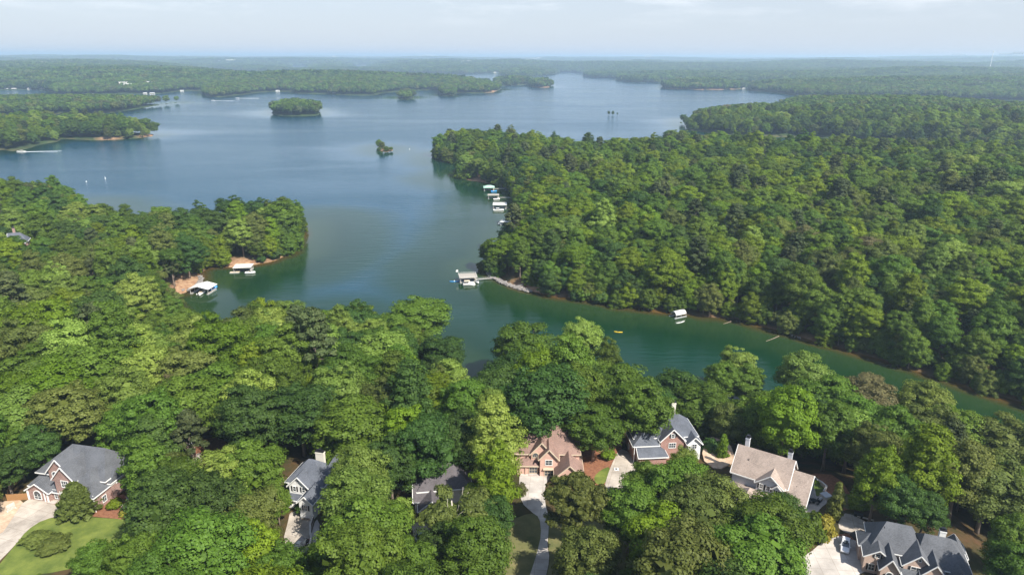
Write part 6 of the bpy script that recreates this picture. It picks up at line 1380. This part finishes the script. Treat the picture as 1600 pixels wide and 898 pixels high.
for (px_, py_, D_, w, h_, lb) in (
 (348, 96.5, 6500, 70, 14, 'long low white building at the left, nearest of the left hand row'), (361, 96, 6500, 95, 18, 'widest white building of the row left of centre'), (378, 95.5, 6800, 30, 12, 'small white building at the right end of the left hand row'),
 (69, 100.5, 5500, 30, 20, 'lone white building high on the far left hills'), (668, 88.3, 12500, 240, 34, 'broad white building right on the horizon near the centre'), (522, 89.0, 12500, 60, 20, 'tiny white building on the horizon left of centre'),
 (487, 93, 8000, 50, 14, 'pale building among far trees above the grey water strip'), (599, 93, 8000, 55, 14, 'pale building among the far trees left of centre'), (570, 89.2, 12000, 60, 20, 'second tiny white building on the horizon left of centre'),
 (718, 99, 5200, 34, 12, 'leftmost of three white buildings on the wooded rise'), (725, 97.5, 5200, 38, 14, 'middle of three white buildings on the wooded rise'), (733, 97.5, 5200, 38, 14, 'rightmost of three white buildings on the wooded rise'),
 (826, 94.5, 5200, 40, 12, 'left building of the pale hillside village'), (834, 93.5, 5400, 44, 14, 'middle building of the pale hillside village'), (843, 92.5, 5500, 44, 14, 'right building of the pale hillside village'), (829, 96.5, 5000, 30, 10, 'lowest building of the pale hillside village'),
 (1013, 87.6, 11500, 90, 22, 'white building on the horizon right of centre'), (978, 91.5, 8500, 90, 14, 'long pale building in the far woods right of centre'), (1430, 86.8, 11500, 120, 20, 'pale building left of a white one near the right horizon'),
 (1498, 86.6, 10500, 150, 24, 'left white building of the right hand horizon row'), (1569, 86.2, 10500, 110, 26, 'white building below the horizon at the far right'), (1580, 85.8, 10500, 90, 26, 'white building second from the right edge of the horizon'), (1595, 84.6, 12500, 190, 40, 'large white building at the right edge of the horizon'),
 (1461, 91.5, 7500, 26, 14, 'small white house in the far right woods'), (1533, 91, 7800, 60, 14, 'pale building beside the tall white mast')):
    block_building(px_, py_, D_, w, w * .4, h_, M['white'], lb)
for (px_, py_, w, h_, lb) in ((67, 133, 22, 9, 'cream house on the far left shore above the inlet'), (193, 132, 22, 9, 'left of two cream houses on the far left hill'), (200, 134.5, 20, 9, 'right of two cream houses on the far left hill'), (232, 131, 20, 9, 'pale house alone on the far left hill'),
      (775, 112, 34, 5, 'pale beach building on the far shore of the hidden arm'), (1070, 114, 24, 10, 'cream house above the far right shore')):
    D_ = {67: 2650, 193: 2300, 200: 2250, 232: 2400, 775: 4700, 1070: 3900}[px_]; block_building(px_, py_, D_, w, w * .6, h_, M['cream'], lb, 4, 'pale houses on the far shores')
def small_dock(px_, py_, w, label):
    x, y = pix(px_, py_, 0); e = empty('far_dock', (x, y, 0), -math.atan2(x, y)); tag(e, label, 'dock', 'tiny white docks along the far shores')
    mb = MB(); mb.box(-w/2, w/2, -w * .35, w * .35, -.2, .5); mb.build('float', M['white'], e); vs, fs = roof_faces(-w/2, w/2, -w * .35, w * .35, 3.4, 1.6, 'u', 1, 1); mb = MB(); n = len(vs); mb.add(vs + [(a, b, c - .2) for a, b, c in vs], fs + [tuple(i + n for i in reversed(f)) for f in fs] + [(0, 6, 7, 1), (1, 7, 8, 2), (2, 8, 9, 3), (3, 9, 6, 0)]); mb.build('roof', M['whitemetal'], e)
    for sx_ in (-.45, .45):
        for sy_ in (-.3, .3): p = MB(); p.bar((w * sx_, w * sy_, .5), (w * sx_, w * sy_, 3.3), .2); p.build('post', M['white'], e)
for (px_, py_, w, lb) in ((284.5, 143.5, 12, 'white dock standing off the far left point'), (10, 140.5, 12, 'white dock at the left end of the far left inlet'), (22, 140.3, 16, 'wide white dock in the far left inlet'), (46, 140.2, 12, 'white dock near the beach of the far left inlet'), (143, 149.3, 14, 'white dock on the far left shore below the village trees'),
      (107, 149.8, 12, 'grey white dock left of its twin on the far left shore'), (227, 147.6, 12, 'left of two white docks near the far left point'), (238, 147.6, 16, 'right of two white docks near the far left point'), (434, 143.6, 14, 'white dock on the near face of the central far shore'), (522, 147.4, 12, 'small white dock on the central far shore'),
      (882, 112.6, 22, 'white dock where the lake narrows far off'), (961, 121.6, 20, 'white dock on the far shore right of the narrows'), (1046, 127.6, 20, 'white dock left of the long sandy island'), (1032, 127.6, 16, 'smaller white dock just left of another by the sandy island'), (1130, 129.2, 26, 'leftmost white dock of the row behind the sandy island'),
      (1144, 128.8, 24, 'second white dock of the row behind the sandy island'), (1160, 128.6, 24, 'third white dock of the row behind the sandy island'), (1178, 128.8, 26, 'rightmost white dock of the row behind the sandy island'), (1162, 139.8, 12, 'white dock at the right tip of the sandy island'), (1216, 143.4, 12, 'white dock in the channel right of the sandy island')):
    small_dock(px_, py_, w, lb)
# tall mast
x, y, z = at_dist(1549, 96, 5200); e = empty('radio_mast', (x, y, z)); tag(e, 'tall pale mast rising from the far right woods', 'mast'); mb = MB(); mb.tube([(0, 0, -40), (0, 0, 58)], [2.2, 1.4], 8); mb.build('shaft', M['white'], e); mb = MB(); mb.tube([(0, 0, 50), (0, 0, 58.5)], [4.5, 4.5], 10); mb.build('antenna_ring', M['white'], e)

for (px_, py_, k, sc, lb) in ((64, 722, 'open0', .62, 'bare pale forked trunk behind the brick house chimney'), (1046, 372, 'open1', .9, 'white bare snag standing in the right hand woods'), (1400, 372, 'open0', .9, 'grey bare snag in the woods toward the right edge')):
    zz = 14 if py_ > 600 else 22; x, y = pix(px_, py_, zz); e = empty('bare_tree', (x, y, gz(x, y)), 1.0); e.scale = (sc * .6, sc * .6, sc); tag(e, lb, 'tree'); o = bpy.data.objects.new('trunk', SHAPES[k][1]); C.objects.link(o); o.parent = e
